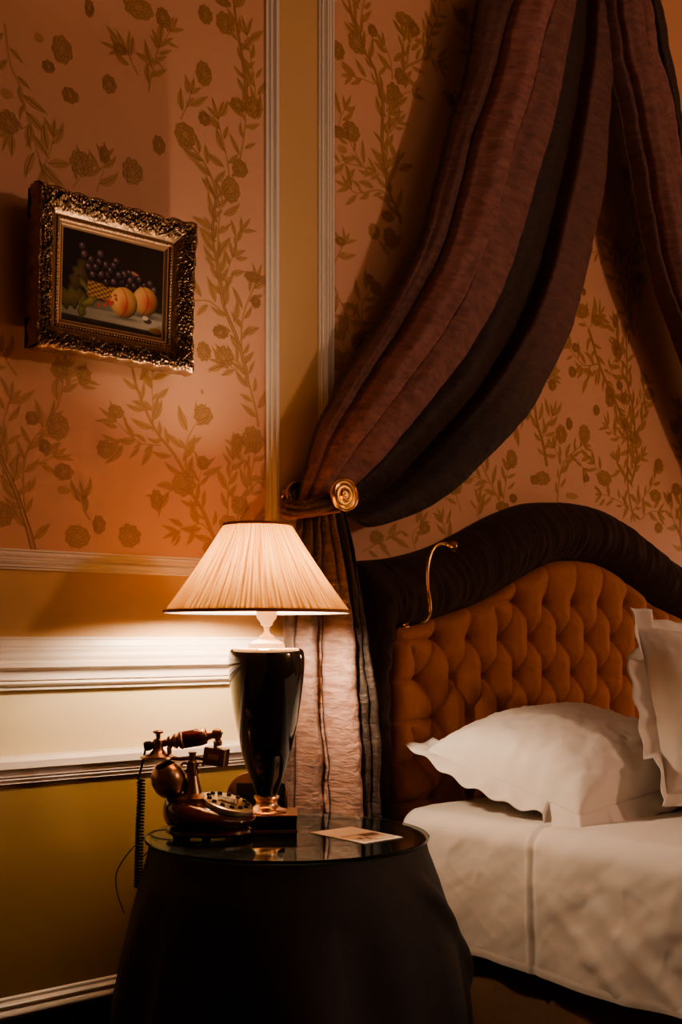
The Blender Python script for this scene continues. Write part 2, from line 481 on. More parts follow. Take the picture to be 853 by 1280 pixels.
rngA = random.Random(11)
A_ = Paper(XL + .3, LP_X1, WP_Z0, PZ1)
for st, w in (
    ([(5, 30), (12, 80), (25, 110), (32, 140), (42, 175), (52, 213)], .003),
    ([(308, 130), (306, 100), (300, 60), (294, 25), (290, -20)], .005),
    ([(322, 150), (318, 110), (314, 80), (308, 45)], .003),
    ([(298, 205), (303, 180), (306, 155), (306, 140)], .003),
    ([(287, 235), (284, 205), (280, 185), (274, 160), (272, 150)], .0025),
    ([(270, 255), (266, 230), (255, 205), (240, 185)], .0042),
    ([(308, 480), (306, 460), (295, 423), (279, 383), (271, 334), (265, 295), (269, 250)], .0062),
    ([(279, 383), (276, 350), (272, 322), (273, 281), (277, 245)], .004),
    ([(283, 372), (282, 350), (286, 332), (290, 322)], .002),
    ([(302, 454), (301, 425), (302, 403), (306, 385), (314, 366), (320, 352)], .0035),
    ([(277, 391), (263, 378), (250, 376), (238, 377)], .0025),
    ([(300, 470), (290, 460), (280, 455)], .0025),
    ([(298, 320), (292, 300), (300, 290)], .002),
    ([(272, 684), (264, 666), (253, 639), (239, 617), (229, 590), (215, 566), (196, 542), (183, 517), (172, 490), (163, 455)], .0055),
    ([(177, 555), (161, 544), (145, 528)], .002), ([(200, 557), (177, 555), (160, 551), (148, 553)], .002),
    ([(231, 585), (232, 565), (233, 552), (239, 538), (246, 527)], .003),
    ([(246, 620), (248, 600), (251, 588)], .002),
    ([(190, 540), (190, 510), (189, 480), (190, 466)], .0022),
    ([(226, 608), (212, 614), (203, 620)], .002),
    ([(322, 534), (320, 517), (312, 485), (303, 460), (292, 450)], .0045),
    ([(296, 650), (300, 625), (308, 612), (314, 590), (318, 568)], .004),
    ([(284, 647), (284, 620), (285, 606), (288, 590), (290, 575)], .0025),
    ([(303, 626), (313, 610), (326, 600)], .003),
    ([(262, 665), (250, 655), (235, 660), (222, 664)], .0022),
    ([(290, 660), (305, 657), (320, 652)], .0022), ([(306, 600), (304, 580), (300, 565)], .002),
    ([(69, 514), (75, 497), (78, 478), (80, 465)], .003), ([(76, 490), (88, 478), (98, 474)], .0022),
    ([(32, 640), (29, 609), (30, 578), (38, 556), (53, 535), (62, 528)], .003),
    ([(42, 690), (36, 665), (28, 641), (17, 609), (2, 578), (-10, 550)], .007),
    ([(4, 600), (4, 565), (4, 531), (12, 500)], .003), ([(34, 582), (50, 578), (66, 571)], .002),
    ([(112, 650), (106, 640), (104, 625)], .0018), ([(20, 470), (10, 455), (2, 440)], .003),
    ([(165, 75), (160, 70), (150, 64)], .0015), ([(172, 95), (165, 80), (160, 68)], .002),
    ([(205, 90), (195, 70), (205, 50), (212, 40)], .002), ([(185, 115), (190, 90), (198, 60)], .002),
    ([(225, 150), (232, 135), (238, 118)], .002),
    ([(90, 235), (100, 222), (104, 214)], .0015), ([(120, 240), (128, 215), (130, 200)], .0018), ([(45, 150), (30, 160), (12, 165)], .002),
    ([(52, 213), (62, 190), (66, 172)], .002),
    ):
    A_.pstem(st, w, rng=rngA)
for f in ((111, 11, 6, 12), (77, 63, 13, 18), (48, 48, 6, 6), (60, 84, 8, 8), (149, 62, 9, 8), (136, 106, 9, 12), (87, 120, 11, 10), (101, 205, 15, 16), (130, 194, 7, 11),
          (165, 215, 13, 17), (198, 182, 8, 12), (10, 154, 13, 16), (8, 118, 8, 6), (172, 10, 19, 15), (203, 23, 9, 13), (256, 19, 9, 12), (281, 30, 12, 14), (278, 3, 10, 6),
          (254, 93, 10, 16), (297, 132, 10, 9), (316, 135, 11, 14), (231, 169, 14, 15), (255, 149, 8, 9), (299, 211, 10, 12), (288, 238, 11, 17), (275, 416, 10, 8), (254, 440, 9, 12),
          (279, 447, 12, 14), (319, 378, 6, 8), (316, 347, 12, 7), (144, 515, 10, 9), (131, 562, 11, 12), (253, 519, 12, 13), (229, 605, 15, 16), (253, 579, 8, 9), (195, 625, 8, 13),
          (315, 550, 13, 17), (296, 551, 8, 9), (299, 632, 11, 12), (285, 656, 12, 12), (161, 670, 14, 15), (123, 656, 8, 12), (264, 686, 12, 9), (74, 463, 12, 10), (104, 470, 9, 13),
          (71, 533, 15, 18), (40, 523, 9, 9), (55, 558, 8, 9), (79, 590, 12, 11), (79, 613, 8, 5), (96, 671, 16, 15), (4, 643, 12, 16), (233, 450, 1, 1), (252, 490, 2, 3)):
    A_.pflower(*f)
for gx in (-1.0, -.55, -.1, .3):
    for gz in (1.45, 2.1, 2.75): generic_plant(A_, gx, gz, .58, rngA)
A_.build()

B_ = Paper(RP_X0, RP_X1, WP_Z0, PZ1)
for st, w in (
    ([(448, 42), (440, 24), (435, 0), (428, -30)], .005), ([(450, 40), (452, 15), (458, -10)], .003),
    ([(484, 240), (482, 211), (477, 179), (478, 128), (474, 116), (468, 88), (456, 66), (450, 45)], .0062),
    ([(482, 215), (484, 170), (486, 140), (492, 125)], .004),
    ([(496, 100), (508, 84), (526, 74), (534, 55), (539, 38), (547, 20), (548, -10)], .0045),
    ([(508, 82), (510, 65), (514, 48)], .003), ([(504, 82), (504, 64), (503, 46)], .002), ([(490, 100), (488, 80), (484, 66), (480, 58)], .003),
    ([(468, 106), (454, 100), (440, 96)], .0022), ([(526, 74), (536, 72), (545, 78)], .002), ([(500, 120), (508, 116), (514, 115)], .002),
    ([(468, 225), (450, 203), (435, 175)], .003), ([(460, 212), (445, 207), (430, 205), (418, 210)], .0022), ([(422, 160), (426, 145), (430, 138)], .002),
    ([(500, 280), (498, 269), (486, 240), (482, 215)], .0062), ([(484, 245), (472, 238), (447, 242), (436, 236)], .003),
    ([(483, 170), (490, 162), (497, 155)], .002), ([(484, 230), (480, 222), (470, 215)], .002), ([(488, 225), (495, 215), (497, 202)], .002),
    ([(417, 330), (424, 315), (430, 305)], .0025), ([(417, 357), (425, 378), (439, 404), (447, 415)], .003), ([(451, 410), (452, 390), (453, 378), (462, 364)], .0028),
    ([(440, 445), (430, 435), (425, 425)], .002), ([(448, 405), (440, 395), (432, 398)], .0018), ([(487, 330), (486, 315), (487, 308)], .0018),
    ([(735, 412), (740, 427), (747, 452), (757, 477), (770, 505), (778, 530), (784, 550), (784, 605), (790, 640)], .0055), ([(735, 412), (728, 398)], .002),
    ([(747, 455), (730, 457), (720, 447), (710, 435)], .0028), ([(765, 330), (755, 318), (742, 315), (732, 322)], .0028), ([(785, 400), (778, 380), (768, 345), (758, 305), (750, 290)], .0045),
    ([(735, 412), (742, 402), (748, 395)], .002), ([(750, 455), (742, 470), (728, 466)], .002), ([(762, 470), (766, 455), (772, 440)], .0025),
    ([(683, 583), (678, 554), (670, 524), (668, 488), (676, 478), (690, 470)], .0055), ([(668, 505), (655, 520), (645, 530)], .0025), ([(676, 550), (684, 535), (690, 520)], .002),
    ([(628, 634), (613, 605), (600, 576), (598, 555)], .0045), ([(628, 630), (632, 600), (634, 588)], .002), ([(613, 605), (598, 598), (582, 592)], .0022),
    ([(696, 630), (698, 605), (701, 587), (708, 573), (720, 562), (728, 556)], .0038), ([(704, 580), (698, 570), (692, 560)], .002), ([(710, 572), (722, 575), (728, 585)], .0018),
    ([(784, 550), (770, 545), (760, 535)], .0025), ([(784, 560), (796, 545), (805, 520), (812, 500)], .0035), ([(784, 600), (775, 590), (770, 575)], .002),
    ([(790, 640), (805, 620), (815, 605), (820, 590)], .003), ([(800, 650), (812, 640), (822, 640)], .002), ([(784, 590), (796, 580), (802, 570)], .002),
    ([(576, 640), (570, 620), (566, 600)], .002), ([(600, 655), (596, 640), (598, 628)], .0018), ([(755, 605), (748, 590), (742, 580)], .002), ([(560, 690), (556, 665), (552, 650)], .002),
    ([(790, 640), (775, 628), (760, 620), (752, 618)], .002),
    ([(452, 690), (470, 680), (488, 672)], .002), ([(520, 690), (515, 670), (525, 655)], .002),
    ):
    B_.pstem(st, w, rng=rngA)
for f in ((445, 53, 11, 14), (465, 39, 6, 8), (422, 64, 8, 12), (506, 26, 13, 9), (517, 37, 7, 9), (500, 96, 8, 11), (492, 120, 10, 16), (438, 165, 11, 13), (422, 166, 8, 8), (427, 187, 6, 5),
          (484, 271, 8, 7), (467, 290, 7, 10), (487, 298, 9, 13), (425, 302, 7, 6), (461, 349, 6, 6), (470, 361, 7, 9), (446, 427, 8, 10), (421, 450, 8, 14), (747, 284, 10, 11), (729, 365, 3, 5),
          (727, 389, 9, 9), (745, 400, 6, 8), (719, 435, 5, 6), (715, 465, 5, 7), (690, 481, 5, 8), (772, 440, 5, 10), (762, 490, 6, 8), (774, 482, 4, 6), (656, 515, 5, 9), (678, 598, 9, 9),
          (668, 600, 6, 6), (701, 543, 7, 12), (711, 530, 4, 8), (730, 543, 7, 12), (755, 598, 9, 10), (639, 574, 7, 12), (641, 623, 5, 6), (628, 634, 9, 7), (567, 611, 7, 8), (762, 500, 6, 9),
          (745, 513, 4, 7), (793, 548, 7, 8), (823, 581, 5, 8), (819, 620, 7, 8), (823, 660, 5, 7), (845, 612, 6, 8), (714, 620, 8, 4), (732, 598, 4, 5), (812, 492, 6, 8), (470, 672, 9, 9), (530, 660, 7, 8)):
    B_.pflower(*f)
rngB = random.Random(5)
for gx, gz in ((2.75, 2.3), (2.8, 2.95), (3.6, 1.75), (3.62, 2.3), (3.66, 2.9), (3.95, 1.5), (4.0, 2.1), (4.02, 2.7), (3.45, 2.95), (2.5, 1.6)):
    generic_plant(B_, gx, gz, .55, rngB)
B_.build()
C_ = Paper(RP_X1 + .245, XR - .25, WP_Z0, PZ1)
for gx in (4.75, 5.2, 5.65):
    for gz in (1.45, 2.1, 2.75): generic_plant(C_, gx, gz, .58, rngB)
C_.build()

# ------------------------------------------------------------------ PAINTING
def painting():
    Yt, Yb = -.075, -.055
    TL, TR_ = at(38, 232.5, Yt), at(237, 284, Yt); BL, BR = at(33.5, 437, Yb), at(229.5, 466.5, Yb)
    x0 = (TL.x + BL.x) / 2; x1 = (TR_.x + BR.x) / 2; z1 = (TL.z + TR_.z) / 2; z0 = (BL.z + BR.z) / 2
    W, H = x1 - x0, z1 - z0
    cx_, cz = (x0 + x1) / 2, (z0 + z1) / 2
    root = thing('framed_painting', (cx_, 0, z0), 'carved gilt framed still life of grapes and two peaches on the wallpaper', 'painting')
    lean = math.radians(3.2)
    M = Matrix.Translation((0, -.052, 0)) @ Matrix.Rotation(lean, 4, 'X')    # local: x across, y out(-), z up from base
    fw = .081 * W / .44
    # carved frame: profile height across the width, swept with mitres, relief added
    def prof(t):     # t 0 outer ..1 inner
        return interp(t, [0, .004, .02, .06, .2, .4, .58, .66, .70, .745, .80, .84, .88, .95, 1], [0, .022, .030, .035, .034, .028, .018, .013, .009, .0125, .0125, .008, .008, .004, .003])
    nl = 300; nt = 46
    mbf = MB()
    for side in range(4):
        L = W if side % 2 == 0 else H
        def fn(u, v, side=side, L=L):
            t = v; inset = t * fw
            s_ = inset + u * (L - 2 * inset)
            h = prof(t)
            # relief: acanthus scrolls
            m_ = s_ / L
            env = math.exp(-((t - .32) / .26) ** 4) * sm1(0, .05, t)
            sc = 14 / .45
            ph = s_ * sc * 2.0
            scroll = math.sin(ph + 3.2 * math.sin(t * 9 + s_ * 40) ) * math.cos(t * 22 + 2.2 * math.sin(s_ * 75))
            fine = mnoise.noise(Vector((s_ * 260, t * 20, side * 7.3))) * .9 + mnoise.noise(Vector((s_ * 520, t * 42, side * 3.3))) * .7
            arc = abs(((s_ / .105) % 1) - .5) * 2
            ridge = math.exp(-((t - (.18 + .42 * math.sin(PI * arc / 1.0 * .5))) / .05) ** 2)
            h += env * (.0028 * scroll + .0055 * fine + .005 * ridge)
            bead = max(0, math.sin(s_ * 2 * PI / .0075)) * math.exp(-((t - .775) / .035) ** 2) * .0030
            h += bead
            # corners thicker
            dcor = min(s_, L - s_)
            cor = math.exp(-(dcor / (fw * .95)) ** 4)
            h += cor * env * .006
            # wavy outer edge
            wob = 0
            if t < .12: wob = (1 - t / .12) * (.0025 * math.sin(s_ * 120) + .004 * cor + .0015 * mnoise.noise(Vector((s_ * 90, side, 2))))
            inset2 = inset - wob
            h = max(h, .0)
            if side == 0: p = (-W / 2 + s_, 0, inset2)
            elif side == 2: p = (W / 2 - s_, 0, H - inset2)
            elif side == 1: p = (W / 2 - inset2, 0, s_)
            else: p = (-W / 2 + inset2, 0, H - s_)
            return M @ Vector((p[0], -.012 - h, p[2]))
        mbf.add(*grid(nl, nt, fn)[:2])
    mbf.add(*[q for q in box(-W / 2, W / 2, -.013, .012, 0, H, .002, M=M)] if False else box(-W / 2 + .002, -W / 2 + fw * .9, -.014, .014, .002, H - .002, M=M))
    mbf.add(*box(W / 2 - fw * .9, W / 2 - .002, -.014, .014, .002, H - .002, M=M))
    mbf.add(*box(-W / 2 + .002, W / 2 - .002, -.014, .014, .002, fw * .9, M=M))
    mbf.add(*box(-W / 2 + .002, W / 2 - .002, -.014, .014, H - fw * .9, H - .002, M=M))
    m = mk('carved frame gilding', (.30, .17, .075), .42, metal=.8, var=.35, varscale=90)
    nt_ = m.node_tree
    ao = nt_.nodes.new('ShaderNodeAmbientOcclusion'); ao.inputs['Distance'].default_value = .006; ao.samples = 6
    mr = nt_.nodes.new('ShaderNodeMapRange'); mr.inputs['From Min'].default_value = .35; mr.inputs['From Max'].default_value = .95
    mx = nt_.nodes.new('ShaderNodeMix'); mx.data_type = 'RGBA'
    mx.inputs['A'].default_value = (.02, .010, .006, 1); mx.inputs['B'].default_value = (.36, .225, .13, 1)  # base colour drops to near black in the carved hollows
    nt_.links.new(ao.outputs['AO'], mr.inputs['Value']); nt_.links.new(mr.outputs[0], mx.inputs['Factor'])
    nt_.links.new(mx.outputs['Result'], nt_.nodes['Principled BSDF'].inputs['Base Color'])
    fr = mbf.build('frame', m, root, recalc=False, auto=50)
    # inner slip
    # canvas painted per vertex
    NX, NZ = 230, 190
    ss, tt = np.meshgrid(np.linspace(0, 1, NX), np.linspace(0, 1, NZ), indexing='ij')
    C = np.zeros((NX, NZ, 3)); C[:] = (.018, .010, .007)
    C[..., 0] += .012 * ss; C[..., 1] += .007 * ss
    ar = 1.28
    def sm(a, b, x):
        k = np.clip((x - a) / (b - a), 0, 1); return k * k * (3 - 2 * k)
    def put(mask, col):
        for c in range(3): C[..., c] = C[..., c] * (1 - mask) + col[..., c] * mask if isinstance(col, np.ndarray) else C[..., c] * (1 - mask) + col[c] * mask
    # ledge
    top = .30 - .02 * ss; fr_ = .09 - .02 * ss
    put(sm(top + .02, top - .02, tt) * sm(fr_ - .006, fr_ + .006, tt), np.stack([.19 + .14 * ss - .1 * (tt > .2), .16 + .11 * ss - .08 * (tt > .2), .115 + .08 * ss - .05 * (tt > .2)], -1))
    put(sm(fr_ + .006, fr_ - .006, tt), (.045, .032, .022))
    # pear / leaves on left
    def leafshape(cx_, cz_, rx_, rz_, rot, col, hl):
        dx_, dz_ = (ss - cx_) * ar, tt - cz_
        a_ = dx_ * math.cos(rot) + dz_ * math.sin(rot); b_ = -dx_ * math.sin(rot) + dz_ * math.cos(rot)
        wv = 1 + .22 * np.sin(a_ * 60) 
        d = (a_ / rx_) ** 2 + (b_ / (rz_ * wv)) ** 2
        f = np.clip(1 - d, 0, 1) * (.5 + .5 * np.clip(b_ / rz_ + .3, 0, 1))
        col_ = np.stack([col[i] + hl[i] * f for i in range(3)], -1)
        put(sm(1.08, .92, d), col_)
    leafshape(.17, .52, .22, .085, 1.15, (.045, .032, .013), (.09, .062, .025))
    leafshape(.10, .27, .19, .11, .25, (.045, .034, .012), (.13, .10, .035))
    leafshape(.21, .21, .14, .05, 1.45, (.06, .048, .018), (.17, .13, .05))
    leafshape(.27, .26, .12, .045, .5, (.06, .05, .015), (.24, .20, .07))
    leafshape(.22, .43, .12, .035, 2.3, (.03, .025, .01), (.20, .16, .07))
    # basket
    bm_ = sm(.24, .26, ss) * sm(.56, .53, ss) * sm(.50 - .10 * (ss - .25), .48 - .10 * (ss - .25), tt) * sm(.29, .31, tt + (ss - .25) * .05 - .02)
    wv = np.sin((tt + .22 * ss) * 130) * np.where(np.sin(ss * 110) > 0, 1, -1)
    k_ = .5 + .5 * wv
    put(bm_, np.stack([.10 + .34 * k_, .05 + .19 * k_, .02 + .08 * k_], -1))
    # grapes
    rg = random.Random(3)
    gl = [(.37, .78), (.42, .68), (.5, .69), (.52, .74), (.30, .55), (.38, .57), (.45, .58), (.55, .6), (.6, .62), (.43, .5), (.66, .57), (.7, .52), (.8, .55), (.86, .58), (.28, .7), (.22, .74), (.75, .6), (.33, .63), (.58, .54), (.5, .52), (.63, .5), (.7, .64), (.84, .5), (.47, .63), (.26, .62), (.77, .51), (.65, .65), (.36, .7), (.2, .82), (.9, .52)]
    rg.shuffle(gl)
    for gx, gz in gl:
        r_ = .047 + rg.random() * .012
        dx_, dz_ = (ss - gx) * ar, tt - gz
        d = np.sqrt(dx_ ** 2 + dz_ ** 2) / r_
        hl = np.exp(-(((dx_ + .2 * r_) / r_) ** 2 + ((dz_ - .2 * r_) / r_) ** 2) * 3)
        b_ = rg.uniform(.5, 1.2)
        put(sm(1.05, .93, d), np.stack([.012 + .13 * hl * b_, .008 + .065 * hl * b_, .010 + .065 * hl * b_], -1))
        sp = np.exp(-(((dx_ + .3 * r_) / r_) ** 2 + ((dz_ - .35 * r_) / r_) ** 2) * 40)
        put(sp * .6, (.5, .45, .45))
    # peaches
    for gx, gz, rx_, rz_, bl in ((.81, .385, .158, .155, 0), (.60, .325, .170, .165, 1)):
        dx_, dz_ = (ss - gx) * ar, tt - gz
        d = np.sqrt((dx_ / rx_) ** 2 + (dz_ / rz_) ** 2)
        shade = np.clip(1.05 - .55 * d ** 2 - .35 * (dx_ / rx_) + .30 * (dz_ / rz_), .12, 1.3)
        red = np.exp(-(((dx_ - .3 * rx_) / rx_) ** 2 + ((dz_ + .1 * rz_) / rz_) ** 2) * 2.2) if not bl else np.exp(-(((dx_ - .1 * rx_) / rx_) ** 2 * 3 + ((dz_ + .3 * rz_) / rz_) ** 2) * 2)
        cr = np.exp(-((dx_ - .25 * rx_ + .5 * dz_ ** 2 / rz_) / (.07 * rx_)) ** 2) * .5
        R = (.60 - .14 * red) * shade * (1 - cr * .4); G = (.34 - .23 * red) * shade * (1 - cr); B = (.14 - .07 * red) * shade * (1 - cr)
        put(sm(1.03, .97, d), np.stack([R, G, B], -1))
        sh = np.exp(-(((ss - gx - .02) * ar / rx_) ** 2 + ((tt - gz + rz_ * 1.02) / .02) ** 2)) * (d > 1) * .7
        put(sh, (.03, .02, .015))
    for i in range(26):      # redcurrants
        gx = .36 + rg.random() * .17; gz = .19 + (gx - .36) * .7 + rg.random() * .09
        d = np.sqrt(((ss - gx) * ar) ** 2 + (tt - gz) ** 2) / .014
        put(sm(1.1, .8, d), (.30 + .25 * rg.random(), .07, .06))
    d = np.sqrt(((ss - .84) * ar / .055) ** 2 + ((tt - .175) / .03) ** 2); put(sm(1.1, .8, d), (.06, .04, .03))
    d = np.sqrt(((ss - .815) * ar / .04) ** 2 + ((tt - .205) / .025) ** 2); put(sm(1.1, .8, d), (.5, .38, .30))
    d = np.sqrt(((ss - .92) * ar / .09) ** 2 + ((tt - .085) / .035) ** 2); put(sm(1.1, .8, d), (.25, .13, .04))
    d = np.sqrt(((ss - .70) * ar / .05) ** 2 + ((tt - .66 + .3 * (ss - .7)) / .015) ** 2); put(sm(1.1, .8, d), (.42, .17, .10))
    V, F = [], []
    ix = fw * .93
    for i in range(NX):
        for j in range(NZ):
            V.append(M @ Vector((-W / 2 + ix + (W - 2 * ix) * i / (NX - 1), -.0152, ix + (H - 2 * ix) * j / (NZ - 1))))
    for i in range(NX - 1):
        for j in range(NZ - 1):
            a = i * NZ + j; F.append((a, a + NZ, a + NZ + 1, a + 1))
    cm = mk('oil paint', (.5, .5, .5), .6, spec=.15)
    at_ = cm.node_tree.nodes.new('ShaderNodeAttribute'); at_.attribute_name = 'paint'
    cm.node_tree.links.new(at_.outputs['Color'], cm.node_tree.nodes['Principled BSDF'].inputs['Base Color'])
    ca = MB().add(V, F).build('canvas', cm, root, recalc=False)
    ly = ca.data.color_attributes.new('paint', 'FLOAT_COLOR', 'POINT')
    arr = np.ones((NX * NZ, 4), dtype=np.float32); arr[:, :3] = np.clip(C.reshape(-1, 3), 0, 1)
    ly.data.foreach_set('color', arr.ravel())
    # hanging plate so the frame meets the wall
    MB().add(*box(-.03, .03, -.05, 0, H * .62, H * .66)).build('hanger', M_black, root, smooth=False)
painting()

# ------------------------------------------------------------------ DRAPES
def curve_from_px(pts, Ys):
    """pts px polyline, Ys offsets -> dense world polyline, arc-length resampled"""
    W_ = [at(p[0], p[1], y) for p, y in zip(pts, Ys)]
    D = smooth_pts(W_, 10)
    L = [0]
    for i in range(1, len(D)): L.append(L[-1] + (D[i] - D[i - 1]).length)
    L = [l / L[-1] for l in L]
    A = np.array([tuple(p) for p in D])
    return lambda u: Vector((interp(u, L, A[:, 0]), interp(u, L, A[:, 1]), interp(u, L, A[:, 2])))


def swag_mesh(Lc, Rc, FOLDS, seed, amp=.05, comp=2.0, nu=190, nv=300, mirror=False):
    def fold(v, u):
        E = FOLDS[0]; D = FOLDS[1]; T = FOLDS[2]
        h = 0; n = len(D)
        for i in range(n):
            w = .010 + .012 * (1 - u)
            k = sm1(E[i] - w, E[i] + w, v) * (1 - sm1(E[i + 1] - w, E[i + 1] + w, v)) if 0 < i < n - 1 else (1 - sm1(E[1] - w, E[1] + w, v) if i == 0 else sm1(E[i] - w, E[i] + w, v))
            t = (v - E[i]) / (E[i + 1] - E[i])
            h += k * (D[i] + T[i] * (t - .5) + .22 * math.sin(PI * min(max(t, 0), 1)))
        for i in range(1, n): h -= .35 * math.exp(-((v - E[i]) / .009) ** 2)
        # softer secondary pleats
        h += .05 * math.sin(v * 29 + 3 * math.sin(u * 5)) + .025 * math.sin(v * 67 + 5 * u)
        if v < .05: h -= (1 - v / .05) * .3
        return h
    def fn(u, v):
        p = 1 + comp * sm1(0, .45, u)
        ve = v ** p
        a, b = Lc(u), Rc(u)
        P = a.lerp(b, ve)
        env = amp * (1 - .55 * sm1(.75, 1, u)) * (.75 + .5 * sm1(0, .5, u))
        vv = v + .012 * math.sin(u * 6 + seed) 
        h = fold(min(max(vv, 0), 1), u)
        belly = .05 * math.sin(PI * ve) * math.sin(PI * min(u * 1.05, 1)) 
        # soft gathered creases in the belly
        cr = .012 * math.sin(ve * 16 + u * 7) * sm1(.5, .8, u) * sm1(.5, .8, v)
        w = fbm(P.x * 5, P.z * 5, seed * 1.7) * .010 + fbm(P.x * 18, P.z * 18, seed) * .0030
        return Vector((P.x, P.y - env * h - belly - cr - w, P.z))
    return grid(nu, nv, fn)

def solid(o, t=.003):
    md = o.modifiers.new('thickness', 'SOLIDIFY'); md.thickness = t; md.offset = 0
    return o

Lp = [(668, -130), (630, -60), (598, 0), (588, 60), (574, 120), (550, 200), (528, 280), (503, 345), (478, 392), (450, 438), (420, 490), (397, 535), (383, 580), (374, 620), (371, 640)]
Rp = [(740, -130), (748, -60), (757, 10), (756, 80), (752, 150), (745, 220), (735, 280), (716, 360), (700, 415), (672, 474), (645, 519), (600, 568), (566, 603), (528, 634), (492, 650), (458, 659), (440, 650), (424, 636)]
def ys(n, a, b): return [a + (b - a) * (i / (n - 1)) ** .8 for i in range(n)]
left_drape = thing('bed_curtain', at(400, 1100, -.12).xy.to_3d(), 'dark brown silk curtain gathered by a tie and falling behind the lamp', 'curtain')
left_drape.location.z = 0
Lc = curve_from_px(Lp, ys(len(Lp), -.16, -.10)); Rc = curve_from_px(Rp, ys(len(Rp), -.16, -.10))
V, F, UV = swag_mesh(Lc, Rc, ([0, .26, .46, .67, .84, 1], [.35, 1.0, .62, -.25, .45], [.3, .35, -.5, -.3, .35]), 4, amp=.06, comp=.75)
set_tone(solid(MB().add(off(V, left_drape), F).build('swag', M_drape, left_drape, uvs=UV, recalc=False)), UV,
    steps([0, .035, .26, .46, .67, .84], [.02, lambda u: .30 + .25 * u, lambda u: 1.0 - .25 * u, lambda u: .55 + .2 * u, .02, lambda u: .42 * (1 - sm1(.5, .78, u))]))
# tail below the tie
tl = [(374, 622), (366, 655), (362, 700), (356, 790), (352, 900), (350, 1018), (346, 1280), (345, 1400)]
trr = [(424, 628), (434, 655), (444, 700), (452, 760), (462, 850), (471, 930), (478, 1018), (487, 1280), (490, 1400)]
Tl = curve_from_px(tl, [-.08, -.08, -.07, -.05, -.04, -.04, -.04, -.04]); Tr = curve_from_px(trr, [-.12, -.13, -.16, -.19, -.21, -.215, -.22, -.22, -.22])
def tailfn(u, v):
    a, b = Tl(u), Tr(u); P = a.lerp(b, v)
    g = sm1(0, .25, u)
    e = [0, .10, .37, .47, .78, .9, 1]; d = [.5, 1.0, .25, 1.15, .5, .45]
    for i in range(6):
        if v <= e[i + 1]:
            t = (v - e[i]) / (e[i + 1] - e[i]); break
    h = d[i] * math.sin(PI * t) ** .45
    amp = .022 + .028 * g
    h2 = .5 + .5 * math.sin(v * 6 * 2 * PI)
    w = fbm(P.x * 9, P.z * 5, 3.1) * .014 * g + fbm(P.x * 20, P.z * 14, 9) * .004
    return Vector((P.x + .006 * math.sin(P.z * 9 + v * 5), P.y - amp * (h * g + h2 * (1 - g)) - w, P.z))
V, F, UV = grid(220, 150, tailfn)
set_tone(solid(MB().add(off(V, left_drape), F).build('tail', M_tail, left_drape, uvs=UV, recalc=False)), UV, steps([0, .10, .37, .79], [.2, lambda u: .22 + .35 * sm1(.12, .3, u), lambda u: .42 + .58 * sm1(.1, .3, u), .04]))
# tie band
Tc = at(397, 634, -.12)
def bandfn(u, v):
    a = u * 2 * PI
    rx_ = .082; ry_ = .075
    x = Tc.x + rx_ * math.cos(a); y = -.115 + ry_ * math.sin(a)
    z = Tc.z - .022 + .05 * v + .016 * math.cos(a) + .006 * math.sin(3 * a) * v
    bul = .012 * math.sin(PI * v) ** .5 + .004 * math.sin(v * 18 + 3 * math.sin(a * 2)) + .003 * math.sin(a * 17)
    return Vector((x + bul * math.cos(a), min(y + bul * math.sin(a), -.024), z))
V, F, UV = grid(90, 24, bandfn, closeu=True)
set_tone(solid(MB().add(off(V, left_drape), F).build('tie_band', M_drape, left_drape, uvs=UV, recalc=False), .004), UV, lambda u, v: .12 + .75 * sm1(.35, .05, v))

Lp2 = [(742, -130), (750, -60), (755, 0), (760, 75), (769, 122), (778, 169), (789, 231), (804, 319), (824, 385), (847, 448), (880, 540), (915, 620), (935, 668), (946, 690)]
Rp2 = [(790, -130), (806, -60), (822, 0), (836, 66), (847, 122), (853, 188), (864, 280), (882, 380), (906, 500), (930, 590), (955, 680)]
right_drape = thing('bed_curtain', (3.2, -.16, 0), 'dark brown silk curtain at the right edge, falling from the canopy apex', 'curtain')
Lc2 = curve_from_px(Lp2, ys(len(Lp2), -.20, -.13)); Rc2 = curve_from_px(Rp2, ys(len(Rp2), -.16, -.10))
V, F, UV = swag_mesh(Lc2, Rc2, ([0, .10, .36, .50, .74, 1], [.5, 1.0, .75, -.1, .2], [.3, .1, .5, -.4, -.2]), 9, amp=.06, comp=.1, nu=150, nv=160)
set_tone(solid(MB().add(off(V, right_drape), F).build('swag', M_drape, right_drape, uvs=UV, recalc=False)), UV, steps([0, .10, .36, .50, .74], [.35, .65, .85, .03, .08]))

# --- rosette holdbacks
def rosette(px, py, Y, R, label, name='curtain_holdback'):
    c = at(px, py, Y)
    root = thing(name, (c.x, 0, c.z), label, 'curtain holdback')
    M = Matrix.Translation((0, Y, 0)) @ Matrix.Rotation(PI / 2, 4, 'X')
    k = R / .05
    prof = [(0, .011), (.006, .011), (.008, .006), (.011, .006), (.013, .010), (.017, .011), (.020, .007), (.022, .003), (.027, .003), (.029, .006), (.033, .007), (.036, .004), (.038, .004), (.041, .010), (.045, .012), (.048, .009), (.050, .002), (.049, -.004), (.044, -.006), (0, -.006)]
    MB().add(*lathe([(r * k, z * k) for r, z in prof], 56, M, caps=False)).build('disc', M_brass, root, auto=35)
    mb = MB(); mb.add(*tube([(0, Y + .006, 0), (0, Y * .5, 0), (0, -.008, 0)], .007 * k)); 
    mb.add(*lathe([(0, 0), (.024 * k, 0), (.024 * k, .004), (.015 * k, .010), (.008 * k, .012)], 32, Matrix.Rotation(PI / 2, 4, 'X')))
    mb.build('stem', M_brass, root, auto=40)
    return root
rosette(430.5, 619, -.215, .0475, 'round brass rosette with concentric rings holding the brown curtain at its tie')
